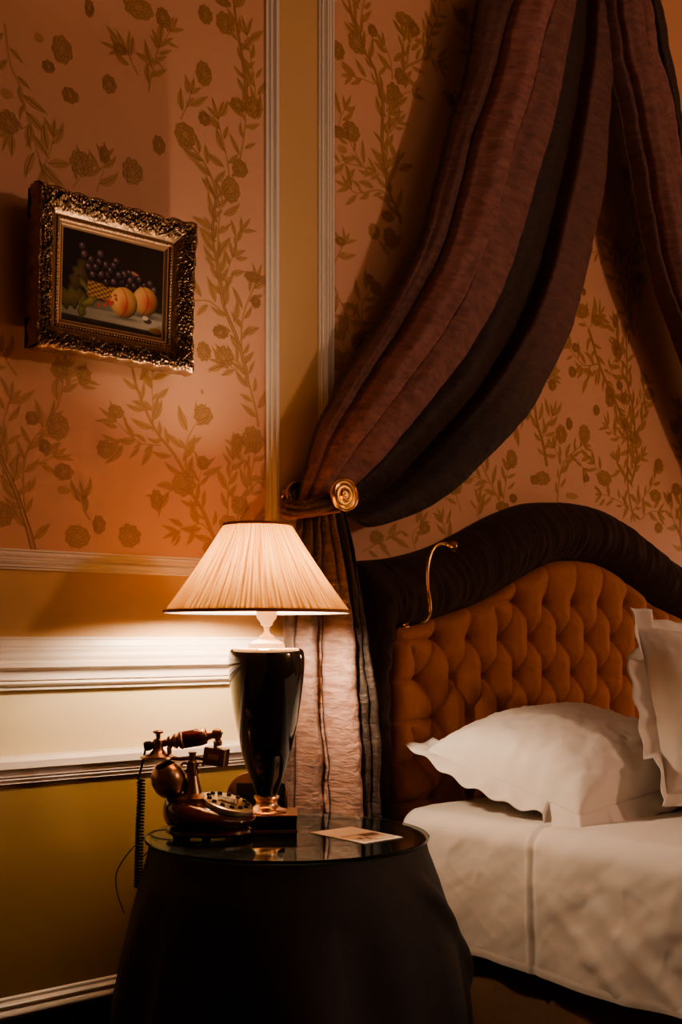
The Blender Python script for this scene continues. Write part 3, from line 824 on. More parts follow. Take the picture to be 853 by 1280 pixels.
rosette(370, 617, -.05, .034, 'smaller dark brass knob half hidden behind the left side of the gathered curtain')

# ------------------------------------------------------------------ HEADBOARD
HX = 3.165
oxs = [0, .1, .214, .355, .5, .64, .8, .97]; ozs = [1.645, 1.64, 1.622, 1.575, 1.512, 1.458, 1.42, 1.403]
ixs = [0, .1, .17, .25, .355, .406, .48, .565, .7, .853]; izs = [1.445, 1.438, 1.420, 1.39, 1.345, 1.322, 1.292, 1.268, 1.235, 1.212]
def catmull(xs, zs):
    P = smooth_pts([(x, z, 0) for x, z in zip(xs, zs)], 8)
    return [p.x for p in P], [p.y for p in P]
oX, oZ = catmull(oxs, ozs); iX, iZ = catmull(ixs, izs)
inner = lambda d: interp(abs(d), iX, iZ)
outer = lambda d: interp(abs(d), oX, oZ)
HB = thing('headboard', (HX, 0, 0), 'arched headboard with rust velvet diamond tufting and a dark gathered silk border', 'headboard')
HZ0 = .32
# backing
mb = MB(); n = 60
V = []; F = []
for i in range(n + 1):
    d = -.94 + 1.88 * i / n
    V += [(HX + d, -.035, HZ0 - .3), (HX + d, -.035, outer(d) - .03), (HX + d, -.004, outer(d) - .03), (HX + d, -.004, HZ0 - .3)]
for i in range(n):
    for k in range(4):
        a = i * 4 + k; b = i * 4 + (k + 1) % 4
        F.append((a, b, b + 4, a + 4))
F += [(0, 3, 2, 1), (4 * n, 4 * n + 1, 4 * n + 2, 4 * n + 3)]
mb.add(off(V, HB), F); mb.build('backing', M_ruche, HB, smooth=False)
# tufted panel
ax, az = .145, .118
xc0 = 3.140; rows = {0: 1.298, 1: 1.180, 2: 1.062, 3: .944, 4: .826, 5: .708}
btn = []
for r_, z in rows.items():
    offx = 0 if r_ % 2 == 0 else .5
    for k in range(-8, 9):
        x = xc0 + (k + offx) * ax
        if abs(x - HX) < .82 and inner(x - HX) - z > .018: btn.append((x, z, r_, k + offx))
bs = {(b[2], b[3]): b for b in btn}
seg = []
for b in btn:
    x, z, r_, k = b
    for dk in (-.5, .5):
        q = bs.get((r_ + 1, k + dk))
        if q: seg.append((x, z, q[0], q[1]))
        up = bs.get((r_ - 1, k + dk))
    if (r_ - 1, k - .5) not in bs and (r_ - 1, k + .5) not in bs:
        seg.append((x, z, x, inner(x - HX) + .01))
    elif (r_ - 1, k - .5) not in bs and r_ > 0 and x < HX:
        xx = x - .3 * ax; seg.append((x, z, xx, min(inner(xx - HX), z + .09)))
    elif (r_ - 1, k + .5) not in bs and r_ > 0 and x > HX:
        xx = x + .3 * ax; seg.append((x, z, xx, min(inner(xx - HX), z + .09)))
    if (r_, k - 1) not in bs and x < HX: seg.append((x, z, HX - .853, z - .01))
    if (r_, k + 1) not in bs and x > HX: seg.append((x, z, HX + .853, z - .01))
NXH, NZH = 420, 250
us = np.linspace(-.853, .853, NXH)
V = []; xs_ = np.zeros((NXH, NZH)); zs_ = np.zeros((NXH, NZH))
for i, d in enumerate(us):
    zt = inner(d); xs_[i] = HX + d; zs_[i] = np.linspace(.62, zt, NZH)
dist = np.full_like(xs_, 1e9)
for x0, z0, x1, z1 in seg:
    dx_, dz_ = x1 - x0, z1 - z0; L2 = dx_ * dx_ + dz_ * dz_ + 1e-12
    t = np.clip(((xs_ - x0) * dx_ + (zs_ - z0) * dz_) / L2, 0, 1)
    dist = np.minimum(dist, np.hypot(xs_ - x0 - t * dx_, zs_ - z0 - t * dz_))
bd = np.full_like(xs_, 1e9)
for b in btn: bd = np.minimum(bd, np.hypot(xs_ - b[0], zs_ - b[1]))
edge = np.minimum(.853 - np.abs(xs_ - HX), np.array([[inner(d)] for d in us]) - zs_)
puff = .034 * (1 - np.exp(-(bd / .036) ** 1.3)) + .016 * np.sqrt(np.clip(1 - (1 - np.clip(dist / .055, 0, 1)) ** 2, 0, 1))
puff = puff - .008 * np.exp(-dist / .006) * (.35 + .65 * np.exp(-bd / .03)) - .010 * np.exp(-(bd / .012) ** 2)
rad = np.sqrt(np.clip(1 - (1 - np.clip(edge / .045, 0, 1)) ** 2, 0, 1))
Yh = -.068 - puff * (.25 + .75 * rad) - .012 * rad
V = [(xs_[i, j] - HX, Yh[i, j] - .0014 * fbm(xs_[i, j] * 40, zs_[i, j] * 40, 1), zs_[i, j]) for i in range(NXH) for j in range(NZH)]
F = []
for i in range(NXH - 1):
    for j in range(NZH - 1):
        a = i * NZH + j; F.append((a, a + NZH, a + NZH + 1, a + 1))
panel = MB().add(V, F).build('tufted_panel', M_velvet, HB, recalc=False)
for b in btn:
    if b[1] < .8: continue
    MB().add(*ellipsoid((b[0] - HX, -.064, b[1]), (.009, .005, .009), 14, 8)).build('button', M_velvet, panel)
# gathered roll round the panel
path_in, path_out = [], []
hw, ow = .853, .965
def addp(a, b): path_in.append(a); path_out.append(b)
for i in range(46):
    t = i / 45; z = .45 + (inner(hw) - .45) * t; zo = .45 + (outer(ow) - .45) * t
    addp((-hw, z), (-ow, z + (zo - z) * sm1(.75, 1, t)))
for i in range(1, 15):
    t = i / 15; addp((-hw, inner(hw)), (-ow + t * 0.02, outer(ow) - .0))
nn = 260
for i in range(nn + 1):
    t = -1 + 2 * i / nn
    addp((t * hw, inner(t * hw)), (t * (ow - .02), outer(t * (ow - .02))))
for i in range(14, 0, -1):
    t = i / 15; addp((hw, inner(hw)), (ow - t * 0.02, outer(ow)))
for i in range(45, -1, -1):
    t = i / 45; z = .45 + (inner(hw) - .45) * t; zo = .45 + (outer(ow) - .45) * t
    addp((hw, z), (ow, z + (zo - z) * sm1(.75, 1, t)))
NP = len(path_in); NR = 44
arc = [0]
for i in range(1, NP):
    arc.append(arc[-1] + .5 * (math.dist(path_in[i], path_in[i - 1]) + math.dist(path_out[i], path_out[i - 1])))
V = []
for i in range(NP):
    a = Vector(path_in[i]); b = Vector(path_out[i])
    wdt = (b - a).length
    for j in range(NR):
        t = j / (NR - 1)
        h = math.sin(PI * min(max(t * .93 + .07, 0), 1)) ** .62
        s_ = arc[i]
        ru = mnoise.noise(Vector((s_ * 60, t * 1.6, 4.4))) * .6 + mnoise.noise(Vector((s_ * 120, t * 3.0, 1.4))) * .45 + mnoise.noise(Vector((s_ * 17 + t * 1.5, t * 3, 8.4))) * .3
        dep = min(.115, .04 + wdt * .42)
        p = a.lerp(b, t)
        V.append((p.x, -.045 - h * (dep + .019 * ru) if t < .999 else -.012, p.y + .004 * ru * h))
F = []
for i in range(NP - 1):
    for j in range(NR - 1):
        q = i * NR + j; F.append((q, q + 1, q + NR + 1, q + NR))
MB().add(V, F).build('gathered_border', M_ruche, HB, recalc=True)
# piping between velvet and border
pp = [(-hw, -.082, .62), (-hw, -.082, 1.0)] + [(t * hw / 60, -.078, inner(t * hw / 60) - .002) for t in range(-60, 61)] + [(hw, -.082, 1.0), (hw, -.082, .62)]
MB().add(*tube(pp, .0045, 8)).build('piping', mk('rust piping', (.22, .06, .02), .6), HB)

# --- reading lamp on the headboard
rl = [(512, 781, -.15), (520, 780, -.17), (530, 777, -.20), (537, 768, -.22), (537.5, 752, -.222), (534.5, 730, -.222), (535, 708, -.222), (539, 692, -.222), (546, 682, -.225), (556, 679.5, -.235), (563, 682, -.245)]
RLp = [at(a, b, y) for a, b, y in rl]
RL = thing('reading_lamp', RLp[0], 'slim brass gooseneck reading light curling over the dark headboard border', 'reading lamp')
MB().add(*tube(off(smooth_pts(RLp, 8), RL), .0052, 12)).build('gooseneck', M_brass, RL)
d = (RLp[-1] - RLp[-2]).normalized()
Mh = Matrix.Translation(off([RLp[-1]], RL)[0]) @ d.to_track_quat('Z', 'Y').to_matrix().to_4x4()
MB().add(*lathe([(0, -.012), (.007, -.012), (.009, -.004), (.013, .0), (.016, .008), (.0165, .016), (.013, .018), (.011, .012), (0, .012)], 28, Mh, caps=False)).build('lamp_head', M_brass, RL, auto=40)
p0 = off([RLp[0]], RL)[0]
MB().add(*tube([p0 + Vector((0, 0, 0)), p0 + Vector((-.004, .05, -.002)), p0 + Vector((-.004, .085, -.002))], [.0075, .0075, .010], 14)).build('mount', M_brass, RL)

# ------------------------------------------------------------------ BED
BX0 = 2.257; BX1 = HX * 2 - BX0; BYF = -2.15; BYB = -.175
BED = thing('bed', (HX, -1.1, 0), 'wide bed base with a dark brown valance under white bedding', 'bed')
mb = MB(); mb.add(*box(BX0 + .09, BX1 - .09, BYF + .08, BYB + .0, .06, .30, .02)); 
V, F = mb.v, mb.f
def skirtfn(u, v):
    # left side, foot, right side
    per = [(BX0 + .045, BYB), (BX0 + .045, BYF + .05), (BX1 - .045, BYF + .05), (BX1 - .045, BYB)]
    ls = [abs(per[i + 1][0] - per[i][0]) + abs(per[i + 1][1] - per[i][1]) for i in range(3)]
    s_ = u * sum(ls); i = 0
    while i < 2 and s_ > ls[i]: s_ -= ls[i]; i += 1
    t = s_ / ls[i]; x = per[i][0] + (per[i + 1][0] - per[i][0]) * t; y = per[i][1] + (per[i + 1][1] - per[i][1]) * t
    return Vector((x, y, .37 - .362 * v)) + Vector(((-1, 0, 1)[i], (0, -1, 0)[i], 0)) * (.006 * math.sin(u * 160) * v)
b_ = MB(); b_.add(off(V, BED), F); b_.build('base', M_skirt, BED, smooth=False)
V, F, UV = grid(240, 6, skirtfn); b_ = MB(); b_.add(off(V, BED), F); b_.build('valance', M_skirt, BED, recalc=True)
# mattress
b_ = MB(); b_.add(off(*[box(BX0 + .05, BX1 - .05, BYF + .05, BYB - .01, .32, .66, .05, 4)[0], BED]), box(BX0 + .05, BX1 - .05, BYF + .05, BYB - .01, .32, .66, .05, 4)[1])
b_.build('mattress', M_linen, BED)

ZT = .70
SH = thing('bed_sheet', (HX, -1.1, .336), 'smooth white top sheet hanging over the near side of the bed', 'bedding')
def sheet(u, v):
    # v: across from left hem over the top to the right hem ; u : from head to foot
    y = BYB - .0 + (BYF - BYB) * u
    W_ = BX1 - BX0; drop = ZT - .336; R = .055
    tot = 2 * drop + W_ - 2 * (2 - PI / 2) * R
    s_ = v * tot
    a = drop - R; q = PI / 2 * R; top = W_ - 2 * R
    if s_ < a: x = BX0; z = .336 + s_; nx, nz = -1, 0
    elif s_ < a + q:
        th = (s_ - a) / R; x = BX0 + R - R * math.cos(th); z = ZT - R + R * math.sin(th); nx, nz = -math.cos(th), math.sin(th)
    elif s_ < a + q + top: x = BX0 + R + (s_ - a - q); z = ZT; nx, nz = 0, 1
    elif s_ < a + 2 * q + top:
        th = (s_ - a - q - top) / R; x = BX1 - R + R * math.sin(th); z = ZT - R + R * math.cos(th); nx, nz = math.sin(th), math.cos(th)
    else: x = BX1; z = ZT - R - (s_ - a - 2 * q - top); nx, nz = 1, 0
    side = 1 if nz < .3 else 0
    low = max(0, min(1, (ZT - z) / drop))
    # wrinkles
    w = .010 * fbm(y * 3.2 + z * 2.5, z * 3 - x * 1.5, 2.2) + .0010 * fbm(y * 14 + z * 10, z * 14, x * 6)
    w -= .003 * abs(mnoise.noise(Vector((y * 5 + z * 4.5, z * 5 - y * 2, x * 3)))) ** .7
    w += .0013 * math.exp(-(mnoise.noise(Vector((y * 9 - z * 6, z * 7, x * 4 + 5))) / .05) ** 2)
    # diagonal tension folds on the near side
    if x < BX0 + .3:
        dgl = (y + .66) * -.80 + (z - .55) * 1.0
        w += .012 * math.exp(-((dgl - .165) / .03) ** 2) * sm1(.02, .2, -(y + .72)) * low
        w -= .010 * math.exp(-((dgl - .215) / .03) ** 2) * sm1(.02, .2, -(y + .72)) * low
        w += .009 * math.exp(-((dgl - .04) / .03) ** 2) * sm1(0, .15, -(y + .62)) * low
        # sewn pleat running down the side near the pillow corner
        yc = -.665 - .0 * low
        w += .0055 * math.exp(-((y - yc) / .006) ** 2) - .005 * math.exp(-((y - yc + .015) / .008) ** 2)
        w += .009 * math.exp(-((y - yc - .075) / .055) ** 2) * low
        w += .014 * low * math.sin((y + .35) * 7.5) * .6
        # softly rounded head end
    endr = sm1(0, .035, -(y - BYB))
    w += -.03 * (1 - endr)
    hem = .006 * math.sin(y * 9) * (1 if low > .5 else 0) * low
    return Vector((x + nx * w, y, z + nz * w + hem * side))
V, F, UV = grid(330, 300, sheet)
sh = MB().add(off(V, SH), F).build('sheet', M_linen, SH, uvs=UV, recalc=False)
solid(sh, .006)
# hem stitch band
def hemfn(u, v):
    y = BYB - .012 + (-1.9 - BYB) * u
    p = sheet((y - BYB) / (BYF - BYB), .0)
    return Vector((p.x - .0055 - .001 * math.sin(PI * v), y, p.z + .0 + .022 * v))
V, F, UV = grid(200, 4, hemfn)
MB().add(off(V, SH), F).build('hem', M_linen, sh, recalc=False)

# ------------------------------------------------------------------ PILLOWS
def pillow(name, M, w, h, t, fl, seed, label, sag=0, cat='pillow', crumple=.012, curl=None):
    root = thing(name, M.translation, label, cat)
    L = Vector(root.location)
    n = 72
    def sup(a, b): # superellipse profile
        return max(0, (1 - abs(a) ** 2.6)) ** .5 * max(0, (1 - abs(b) ** 2.6)) ** .5
    def body(sg):
        def fn(u, v):
            a = -1 + 2 * u; b = -1 + 2 * v
            pin = 1 - .045 * (1 - abs(a)) * 0
            hgt = t * sup(a, b) ** .85
            # corners pulled in
            x = a * w / 2 * (1 - .05 * (1 - abs(b) ** 2) * abs(a)); y = b * h / 2 * (1 - .05 * (1 - abs(a) ** 2) * abs(b))
            edge_ = 1 - max(abs(a), abs(b))
            rad_ = math.exp(-edge_ / .12) * math.sin(math.atan2(b, a) * 26 + seed) * .005
            wz = crumple * fbm(a * 2.2 + seed, b * 2.2, sg * 1.3) * (1 if hgt > .01 else .2) + .003 * fbm(a * 9, b * 9 + seed, sg) + rad_
            z = sg * hgt * (1.0 if sg > 0 else .55) + (wz if edge_ > .01 else 0) 
            z += sag * (a * a + b * b) * .0
            return M @ Vector((x, y, z)) - L
        return grid(n, n, fn)
    mb = MB(); V, F, _ = body(1); mb.add(V, F); V, F, _ = body(-1); mb.add(V, [f[::-1] for f in F])
    b = mb.build('cushion_body', M_linen, root, recalc=False)
    # flange: flat border around
    N = 320; K = 8
    V = []
    for i in range(N):
        th = i / N * 4; s_ = int(th) % 4; q = th - int(th)
        k0 = [(-1, -1), (1, -1), (1, 1), (-1, 1)][s_]; k1 = [(1, -1), (1, 1), (-1, 1), (-1, -1)][s_]
        a = k0[0] + (k1[0] - k0[0]) * q; c = k0[1] + (k1[1] - k0[1]) * q
        bx = a * w / 2 * (1 - .05 * (1 - abs(c) ** 2) * abs(a)); by = c * h / 2 * (1 - .05 * (1 - abs(a) ** 2) * abs(c))
        ex, ey = a * (w / 2 + fl), c * (h / 2 + fl)
        for j in range(K):
            r_ = j / (K - 1)
            wave = (.016 * mnoise.noise(Vector((ex * 7, ey * 7, seed))) + .006 * math.sin(i * .5 + seed)) * r_
            x = bx * .985 + (ex - bx * .985) * r_; y = by * .985 + (ey - by * .985) * r_
            z = wave - .008 * r_
            if curl: z += curl(a, c, r_)
            V.append(M @ Vector((x, y, z)) - L)
    F = []
    for i in range(N):
        for j in range(K - 1):
            a = i * K + j; b2 = ((i + 1) % N) * K + j; F.append((a, b2, b2 + 1, a + 1))
    solid(MB().add(V, F).build('flange', M_linen, root, recalc=False), .003)
    return root

# lying pillow, long side along the headboard
M1 = Matrix.Translation((2.695, -.455, .815)) @ Matrix.Rotation(math.radians(5), 4, 'Z') @ Matrix.Rotation(math.radians(14), 4, 'X') @ Matrix.Rotation(math.radians(-3), 4, 'Y')
def curl1(a, c, r_):
    z = 0
    if a < -.7 and c > .2: z += .035 * r_ * sm1(.2, 1, c)
    if c < -.6: z -= .030 * r_
    if a < -.6: z -= .022 * r_
    return z
pillow('pillow', M1, .70, .53, .15, .042, 1.7, 'white flanged pillow lying flat against the near half of the headboard', curl=curl1)
M2 = Matrix.Translation((2.950, -.795, .962)) @ Matrix.Rotation(math.radians(-14), 4, 'Z') @ Matrix.Rotation(math.radians(68), 4, 'X') @ Matrix.Rotation(math.radians(-6), 4, 'Z')
def curl2(a, c, r_):
    z = 0
    if a < -.75 and c > .55: z += .05 * r_
    if a < -.6 and c < -.5: z += .04 * r_
    return z
pillow('pillow', M2, .54, .48, .13, .04, 5.1, 'white flanged pillow standing upright at the right edge, leaning on the lying one', curl=curl2)

# ------------------------------------------------------------------ TABLE
TC = Vector((1.665, -.441)); TZ = .714; TR0 = .318
TBL = thing('side_table', (TC.x, TC.y, 0), 'round bedside table hidden under a floor length charcoal cloth', 'table')
b_ = MB(); b_.add(*lathe([(0, TZ - .028), (TR0 - .012, TZ - .028), (TR0 - .006, TZ - .02), (TR0 - .006, TZ - .005), (TR0 - .012, TZ - .002), (0, TZ - .002)], 64, caps=False)); b_.build('tabletop', M_wood, TBL, auto=40)
b_ = MB(); b_.add(*lathe([(0, TZ - .03), (.04, TZ - .03), (.03, .55), (.035, .3), (.05, .1), (.18, .03), (.2, 0), (0, 0)], 40, caps=False)); b_.build('pedestal', M_wood, TBL, auto=40)
CL = thing('tablecloth', (TC.x, TC.y, .0), 'black charcoal cloth draped over the round bedside table in soft folds', 'tablecloth')
rngc = random.Random(2)
fph = [(rngc.uniform(0, 2 * PI), k) for k in (5, 8, 11, 15)]
def clothfn(u, v):
    a = 2 * PI * u
    if v < .25:
        r = TR0 * v / .25; z = TZ
        if v > .235: z -= .0015
        return Vector((r * math.cos(a), r * math.sin(a), z))
    t = (v - .25) / .75
    # rounded edge then fall
    zz = TZ - .70 * t ** 1.15 if t > 0 else TZ
    dz = TZ - zz
    r = TR0 + interp(dz, [0, .008, .03, .09, .17, .25, .36, .5, .7], [.0, .004, .010, .034, .058, .078, .098, .112, .13])
    g = sm1(.02, .4, dz)
    f = 0
    for (ph, k), am in zip(fph, (.016, .017, .011, .006)):
        f += am * math.sin(k * a + ph + .7 * math.sin(a * 2 + dz * 3))
    f = math.copysign(abs(f / .03) ** .8, f) * .03
    back = max(0, math.sin(a))
    r = TR0 + (r - TR0) * (1 - .75 * back)
    r += g * f * (1 - .8 * back) + .002 * fbm(a * 3, dz * 6, 3)
    # diagonal drag fold toward the right front
    am = (a - (-.40)) ; am = (am + PI) % (2 * PI) - PI
    r += .020 * math.exp(-((am - (-1.0 + 2.6 * dz)) / .10) ** 2) * sm1(.02, .12, dz) * sm1(.62, .40, dz)
    ll = (a + PI + 0.5) ; ll = (ll + PI) % (2 * PI) - PI
    r += .012 * math.exp(-(ll / .5) ** 2) * g
    return Vector((r * math.cos(a), r * math.sin(a), zz + .001))
V, F, UV = grid(420, 120, clothfn, closeu=True)
MB().add(V, F).build('cloth', M_cloth, CL, recalc=True)
GZ = TZ + .0025
GL = MB(); GR = .330
GL.add(*lathe([(0, GZ), (GR - .002, GZ), (GR, GZ + .0015), (GR, GZ + .0055), (GR - .002, GZ + .007), (0, GZ + .007)], 128, Matrix.Translation((TC.x, TC.y, 0)), caps=False))
o = GL.build('glass_tabletop', M_glass, auto=30)
tag(o, 'clear round glass sheet lying on the dark cloth of the bedside table', 'glass top')
ZG = GZ + .007

# ------------------------------------------------------------------ CARD
P4 = [atz(387, 1040.5, ZG + .001), atz(440, 1033.5, ZG + .001), atz(504, 1046.5, ZG + .001), atz(455, 1054.5, ZG + .001)]
cmid = sum((p for p in P4), Vector()) / 4
card = MB()
def bil(s_, t):   # s_: along P0->P3 ; t along P0->P1
    return (P4[0].lerp(P4[1], t)).lerp(P4[3].lerp(P4[2], t), s_)
def cq(s0, s1, t0, t1, z, mi):
    V = [bil(s0, t0), bil(s1, t0), bil(s1, t1), bil(s0, t1)]
    card.add([(p.x - cmid.x, p.y - cmid.y, z) for p in V], [(0, 1, 2, 3)], mi)
pts = [bil(0, 0), bil(1, 0), bil(1, 1), bil(0, 1)]
card.add([(p.x - cmid.x, p.y - cmid.y, 0) for p in pts] + [(p.x - cmid.x, p.y - cmid.y, .0012) for p in pts], [(0, 1, 2, 3), (4, 7, 6, 5), (0, 4, 5, 1), (1, 5, 6, 2), (2, 6, 7, 3), (3, 7, 4, 0)], 0)
cq(.47, .93, .10, .93, .0016, 1)     # printed photograph
cq(.52, .68, .48, .86, .0019, 2); cq(.70, .80, .20, .32, .0019, 2); cq(.72, .84, .38, .46, .0019, 2); cq(.60, .66, .16, .38, .0019, 3); cq(.80, .88, .55, .85, .0019, 3)
M_card = mk('white card', (.80, .74, .66), .5); M_print = mk('print mid tone', (.50, .38, .30), .5); M_pd = mk('print dark tone', (.07, .035, .03), .5); M_pl = mk('print light tone', (.72, .62, .52), .5)
o = card.build('printed_card', [M_card, M_print, M_pd, M_pl], smooth=False, recalc=False)
o.location = (cmid.x, cmid.y, ZG + .0002)
tag(o, 'white card with a small dark photograph printed on it, on the glass tabletop', 'card')

# ------------------------------------------------------------------ TABLE LAMP
lb = atz(333.5, 1034.5, ZG)
LAMP = thing('table_lamp', (lb.x, lb.y, ZG), 'lit lamp with a cream pleated cone shade and black ceramic urn base', 'lamp', rz=-PHI + .05)
SC = 2.82 / 1460      # metres per px at this depth
b_ = MB(); b_.add(*box(-.072, .072, -.060, .060, 0, .037, .0025)); b_.build('plinth', M_wood if False else mk('dark lacquer plinth', (.012, .008, .007), .2, coat=.6), LAMP, auto=30)
for zz in (.0005, .0355):
    b_ = MB(); b_.add(*box(-.0740, .0740, -.0620, .0620, zz, zz + .0030, .0006)); b_.build('plinth_trim', M_copper, bpy.data.objects[[o.name for o in LAMP.children if o.name.startswith('plinth')][0]], smooth=False)
b_ = MB(); b_.add(*lathe([(0, .037), (.046, .037), (.050, .040), (.047, .044), (.036, .048), (.028, .054), (.0255, .061), (.027, .068), (.031, .073), (.030, .077), (0, .077)], 56, caps=False)); b_.build('brass_cup', M_copper, LAMP, auto=40)
vz = lambda y: (1023 - y) * SC + .037
prof = [(0, vz(1001)), (.026, vz(1001)), (.027, vz(998)), (.034, vz(988)), (.046, vz(972)), (.058, vz(952)), (.068, vz(930)), (.0775, vz(905)), (.085, vz(880)), (.090, vz(858)), (.0925, vz(842)), (.0925, vz(830)), (.0905, vz(823)), (.086, vz(819.5)), (.080, vz(818.5))]
pp = smooth_pts([(r, z, 0) for r, z in prof[1:]], 5)
b_ = MB(); b_.add(*lathe([(0, vz(1001))] + [(p.x, p.y) for p in pp] + [(.078, vz(820)), (0, vz(820))], 96, caps=False)); b_.build('vase_body', M_ceramic, LAMP, auto=50)
b_ = MB(); b_.add(*lathe([(0, vz(820)), (.077, vz(820)), (.079, vz(818.6)), (.076, vz(818)), (.045, vz(818)), (.043, vz(812)), (.034, vz(809)), (.020, vz(807)), (.018, vz(803)), (.009, vz(800)), (.006, vz(796)), (.008, vz(791)), (.014, vz(789)), (.015, vz(786)), (.024, vz(780)), (.026, vz(768)), (.022, vz(760)), (0, vz(760))], 56, caps=False)); b_.build('fitting', mk('cream enamel fitting', (.80, .74, .64), .3), LAMP, auto=40)
M_bulb = mk('frosted bulb', (1, .9, .75), .5)
M_bulb.node_tree.nodes['Principled BSDF'].inputs['Emission Color'].default_value = (1, .77, .55, 1)
M_bulb.node_tree.nodes['Principled BSDF'].inputs['Emission Strength'].default_value = 370
tilt = Matrix.Translation((-.020, 0, 0))
zb, zt_ = vz(774), vz(664)
shx = -.0215
bz = vz(731)
b_ = MB(); b_.add(*ellipsoid((shx * .6, 0, bz), (.028, .028, .064))); bulb = b_.build('bulb', M_bulb, LAMP)
Rb, Rt = .2225, .080
NPL = 132
def shfn(u, v):
    a = 2 * PI * u
    r = Rt + (Rb - Rt) * v - .004 * math.sin(PI * v)
    ple = abs(((u * NPL) % 1) - .5) * 2
    jit = .0008 * math.sin(a * 37)
    r += (.0030 * ple + jit) * (.45 + .55 * v)
    z = zt_ + (zb - zt_) * v
    return Vector((shx + r * math.cos(a), r * math.sin(a), z))
V, F, UV = grid(NPL * 8, 10, shfn, closeu=True)
shade = MB().add(V, F).build('lamp_shade', M_shade, LAMP, uvs=UV, recalc=False)
# inner white lining ring near the lower rim
V, F = lathe([(Rb - .012, zb + .010), (Rb - .004, zb - .001), (Rb + .002, zb - .001)], 120, Matrix.Translation((shx, 0, 0)), caps=False)
MB().add(V, F).build('lining_rim', M_lining, shade)
for (r_, z_, h_) in ((Rb + .0035, zb, .006), (Rt + .003, zt_ - .003, .005)):
    V, F = lathe([(r_ - .002, z_ - .0015), (r_ + .0015, z_ - .001), (r_ + .0008, z_ + h_), (r_ - .003, z_ + h_)], 160, Matrix.Translation((shx, 0, 0)), caps=False)
    MB().add(V, F).build('braid_trim', M_trimr, shade)
# spider
b_ = MB()
for k in range(3):
    a = 2 * PI * k / 3 + .3
    b_.add(*tube([(shx, 0, zt_ - .012), (shx + Rt * math.cos(a), Rt * math.sin(a), zt_ - .003)], .0015, 6))
b_.add(*tube([(shx * .6, 0, vz(762)), (shx * .6 - .035, 0, vz(735)), (shx * .8 - .035, 0, vz(700)), (shx, 0, zt_ - .012)], .0015, 6))
b_.build('shade_carrier', M_brass, shade)
lamp_light_pos = LAMP.location + Vector((math.cos(LAMP.rotation_euler.z) * shx * .6, math.sin(LAMP.rotation_euler.z) * shx * .6, bz))

# ------------------------------------------------------------------ ORNAMENT BEHIND THE LAMP
oc = atz(322, 1021, ZG)
OR = thing('desk_ornament', (oc.x, oc.y, ZG), 'small rounded copper stand with a dark square panel, behind the black lamp', 'ornament', rz=-PHI)
so = 2.96 / 1460
b_ = MB()
pts = []
for i in range(25):
    a = PI * i / 24
    pts.append((.078 * math.cos(a) , .045 + .072 * math.sin(a) ** .8 if True else 0))
outl = [(.078, 0)] + pts + [(-.078, 0)]
V = [(x, -.012, z) for x, z in outl] + [(x, .012, z) for x, z in outl]; k = len(outl)
F = [tuple(range(k)), tuple(range(k, 2 * k))[::-1]] + [(i, (i + 1) % k, k + (i + 1) % k, k + i) for i in range(k)]
b_.add(V, F); b_.build('shell', M_copper, OR, auto=30)
b_ = MB(); b_.add(*box(-.052, .072, -.024, -.010, .012, .088, .002)); b_.build('panel', mk('dark panel', (.02, .022, .02), .3), OR, auto=30)

# ------------------------------------------------------------------ TELEPHONE
pb = atz(262, 1046, ZG)
TE = thing('telephone', (pb.x, pb.y, ZG), 'vintage style brass and dark red wood telephone with keypad, on the left of the table', 'telephone', rz=-PHI)
s = 2.72 / 1460
def T(px, py, dy=0.0): return Vector(((px - 262) * s, dy, (1045 - py) * s + .002))
# feet plate
b_ = MB(); b_.add(*lathe([(0, .009), (.094, .009), (.100, .013), (.098, .020), (.088, .025), (0, .025)], 64, sy=.76, caps=False)); b_.build('foot_plate', M_wood, TE, auto=40)
for a in (-2.6, -1.57, -.55, .7, 2.4):
    V, F = lathe([(0, 0), (.009, 0), (.011, .008), (.009, .014), (0, .014)], 16, Matrix.Translation((.082 * math.cos(a), .060 * math.sin(a), 0)), caps=False)
    MB().add(V, F).build('foot', M_black, TE)
def bodyfn(u, v):
    a = 2 * PI * u; th = PI * v
    # v 0 bottom .. 1 top, squashed form
    r = math.sin(th) ** .55 if 0 < v < 1 else 0
    z = -math.cos(th)
    x = .107 * r * math.cos(a); y = .078 * r * math.sin(a)
    zc = .049; hz = .034
    zz = zc + hz * z
    # slanting deck: high at the left, low at the right
    if z > -.6: zz += (.006 - .20 * x + .16 * y) * sm1(-.6, .8, z)
    return Vector((x, y, max(zz, .022)))
V, F, UV = grid(72, 40, bodyfn, closeu=True)
MB().add(V, F).build('body', M_wood, TE, recalc=True)
# keypad deck
kc = Vector((.042, 0, .0)); sl = math.atan(.20) + .05
Mk = Matrix.Translation((.043, -.010, .0815)) @ Matrix.Rotation(sl + .02, 4, 'Y') @ Matrix.Rotation(.17, 4, 'X')
M_deck = mk('champagne keypad plate', (.60, .50, .38), .3, metal=.8)
kp = MB().add(*lathe([(0, -.012), (.060, -.012), (.062, -.004), (.060, .001), (.055, .003), (0, .003)], 56, Mk, sy=.92, caps=False)).build('keypad', M_deck, TE, auto=40)
for i in range(13):
    a = 2 * PI * i / 13 + .2
    V, F = lathe([(0, .008), (.0042, .008), (.0055, .006), (.0058, .002), (0, .002)], 14, Mk @ Matrix.Translation((.046 * math.cos(a), .041 * math.sin(a), 0)), caps=False)
    MB().add(V, F).build('key', M_black, kp, auto=40)
MB().add(*box(-.022, .022, -.016, .016, .002, .0055, .001, M=Mk)).build('screen_bezel', M_bronze, kp, smooth=False)
MB().add(*box(-.018, .018, -.012, .012, .0055, .0062, M=Mk)).build('screen', mk('lcd screen', (.13, .11, .05), .2), kp, smooth=False)
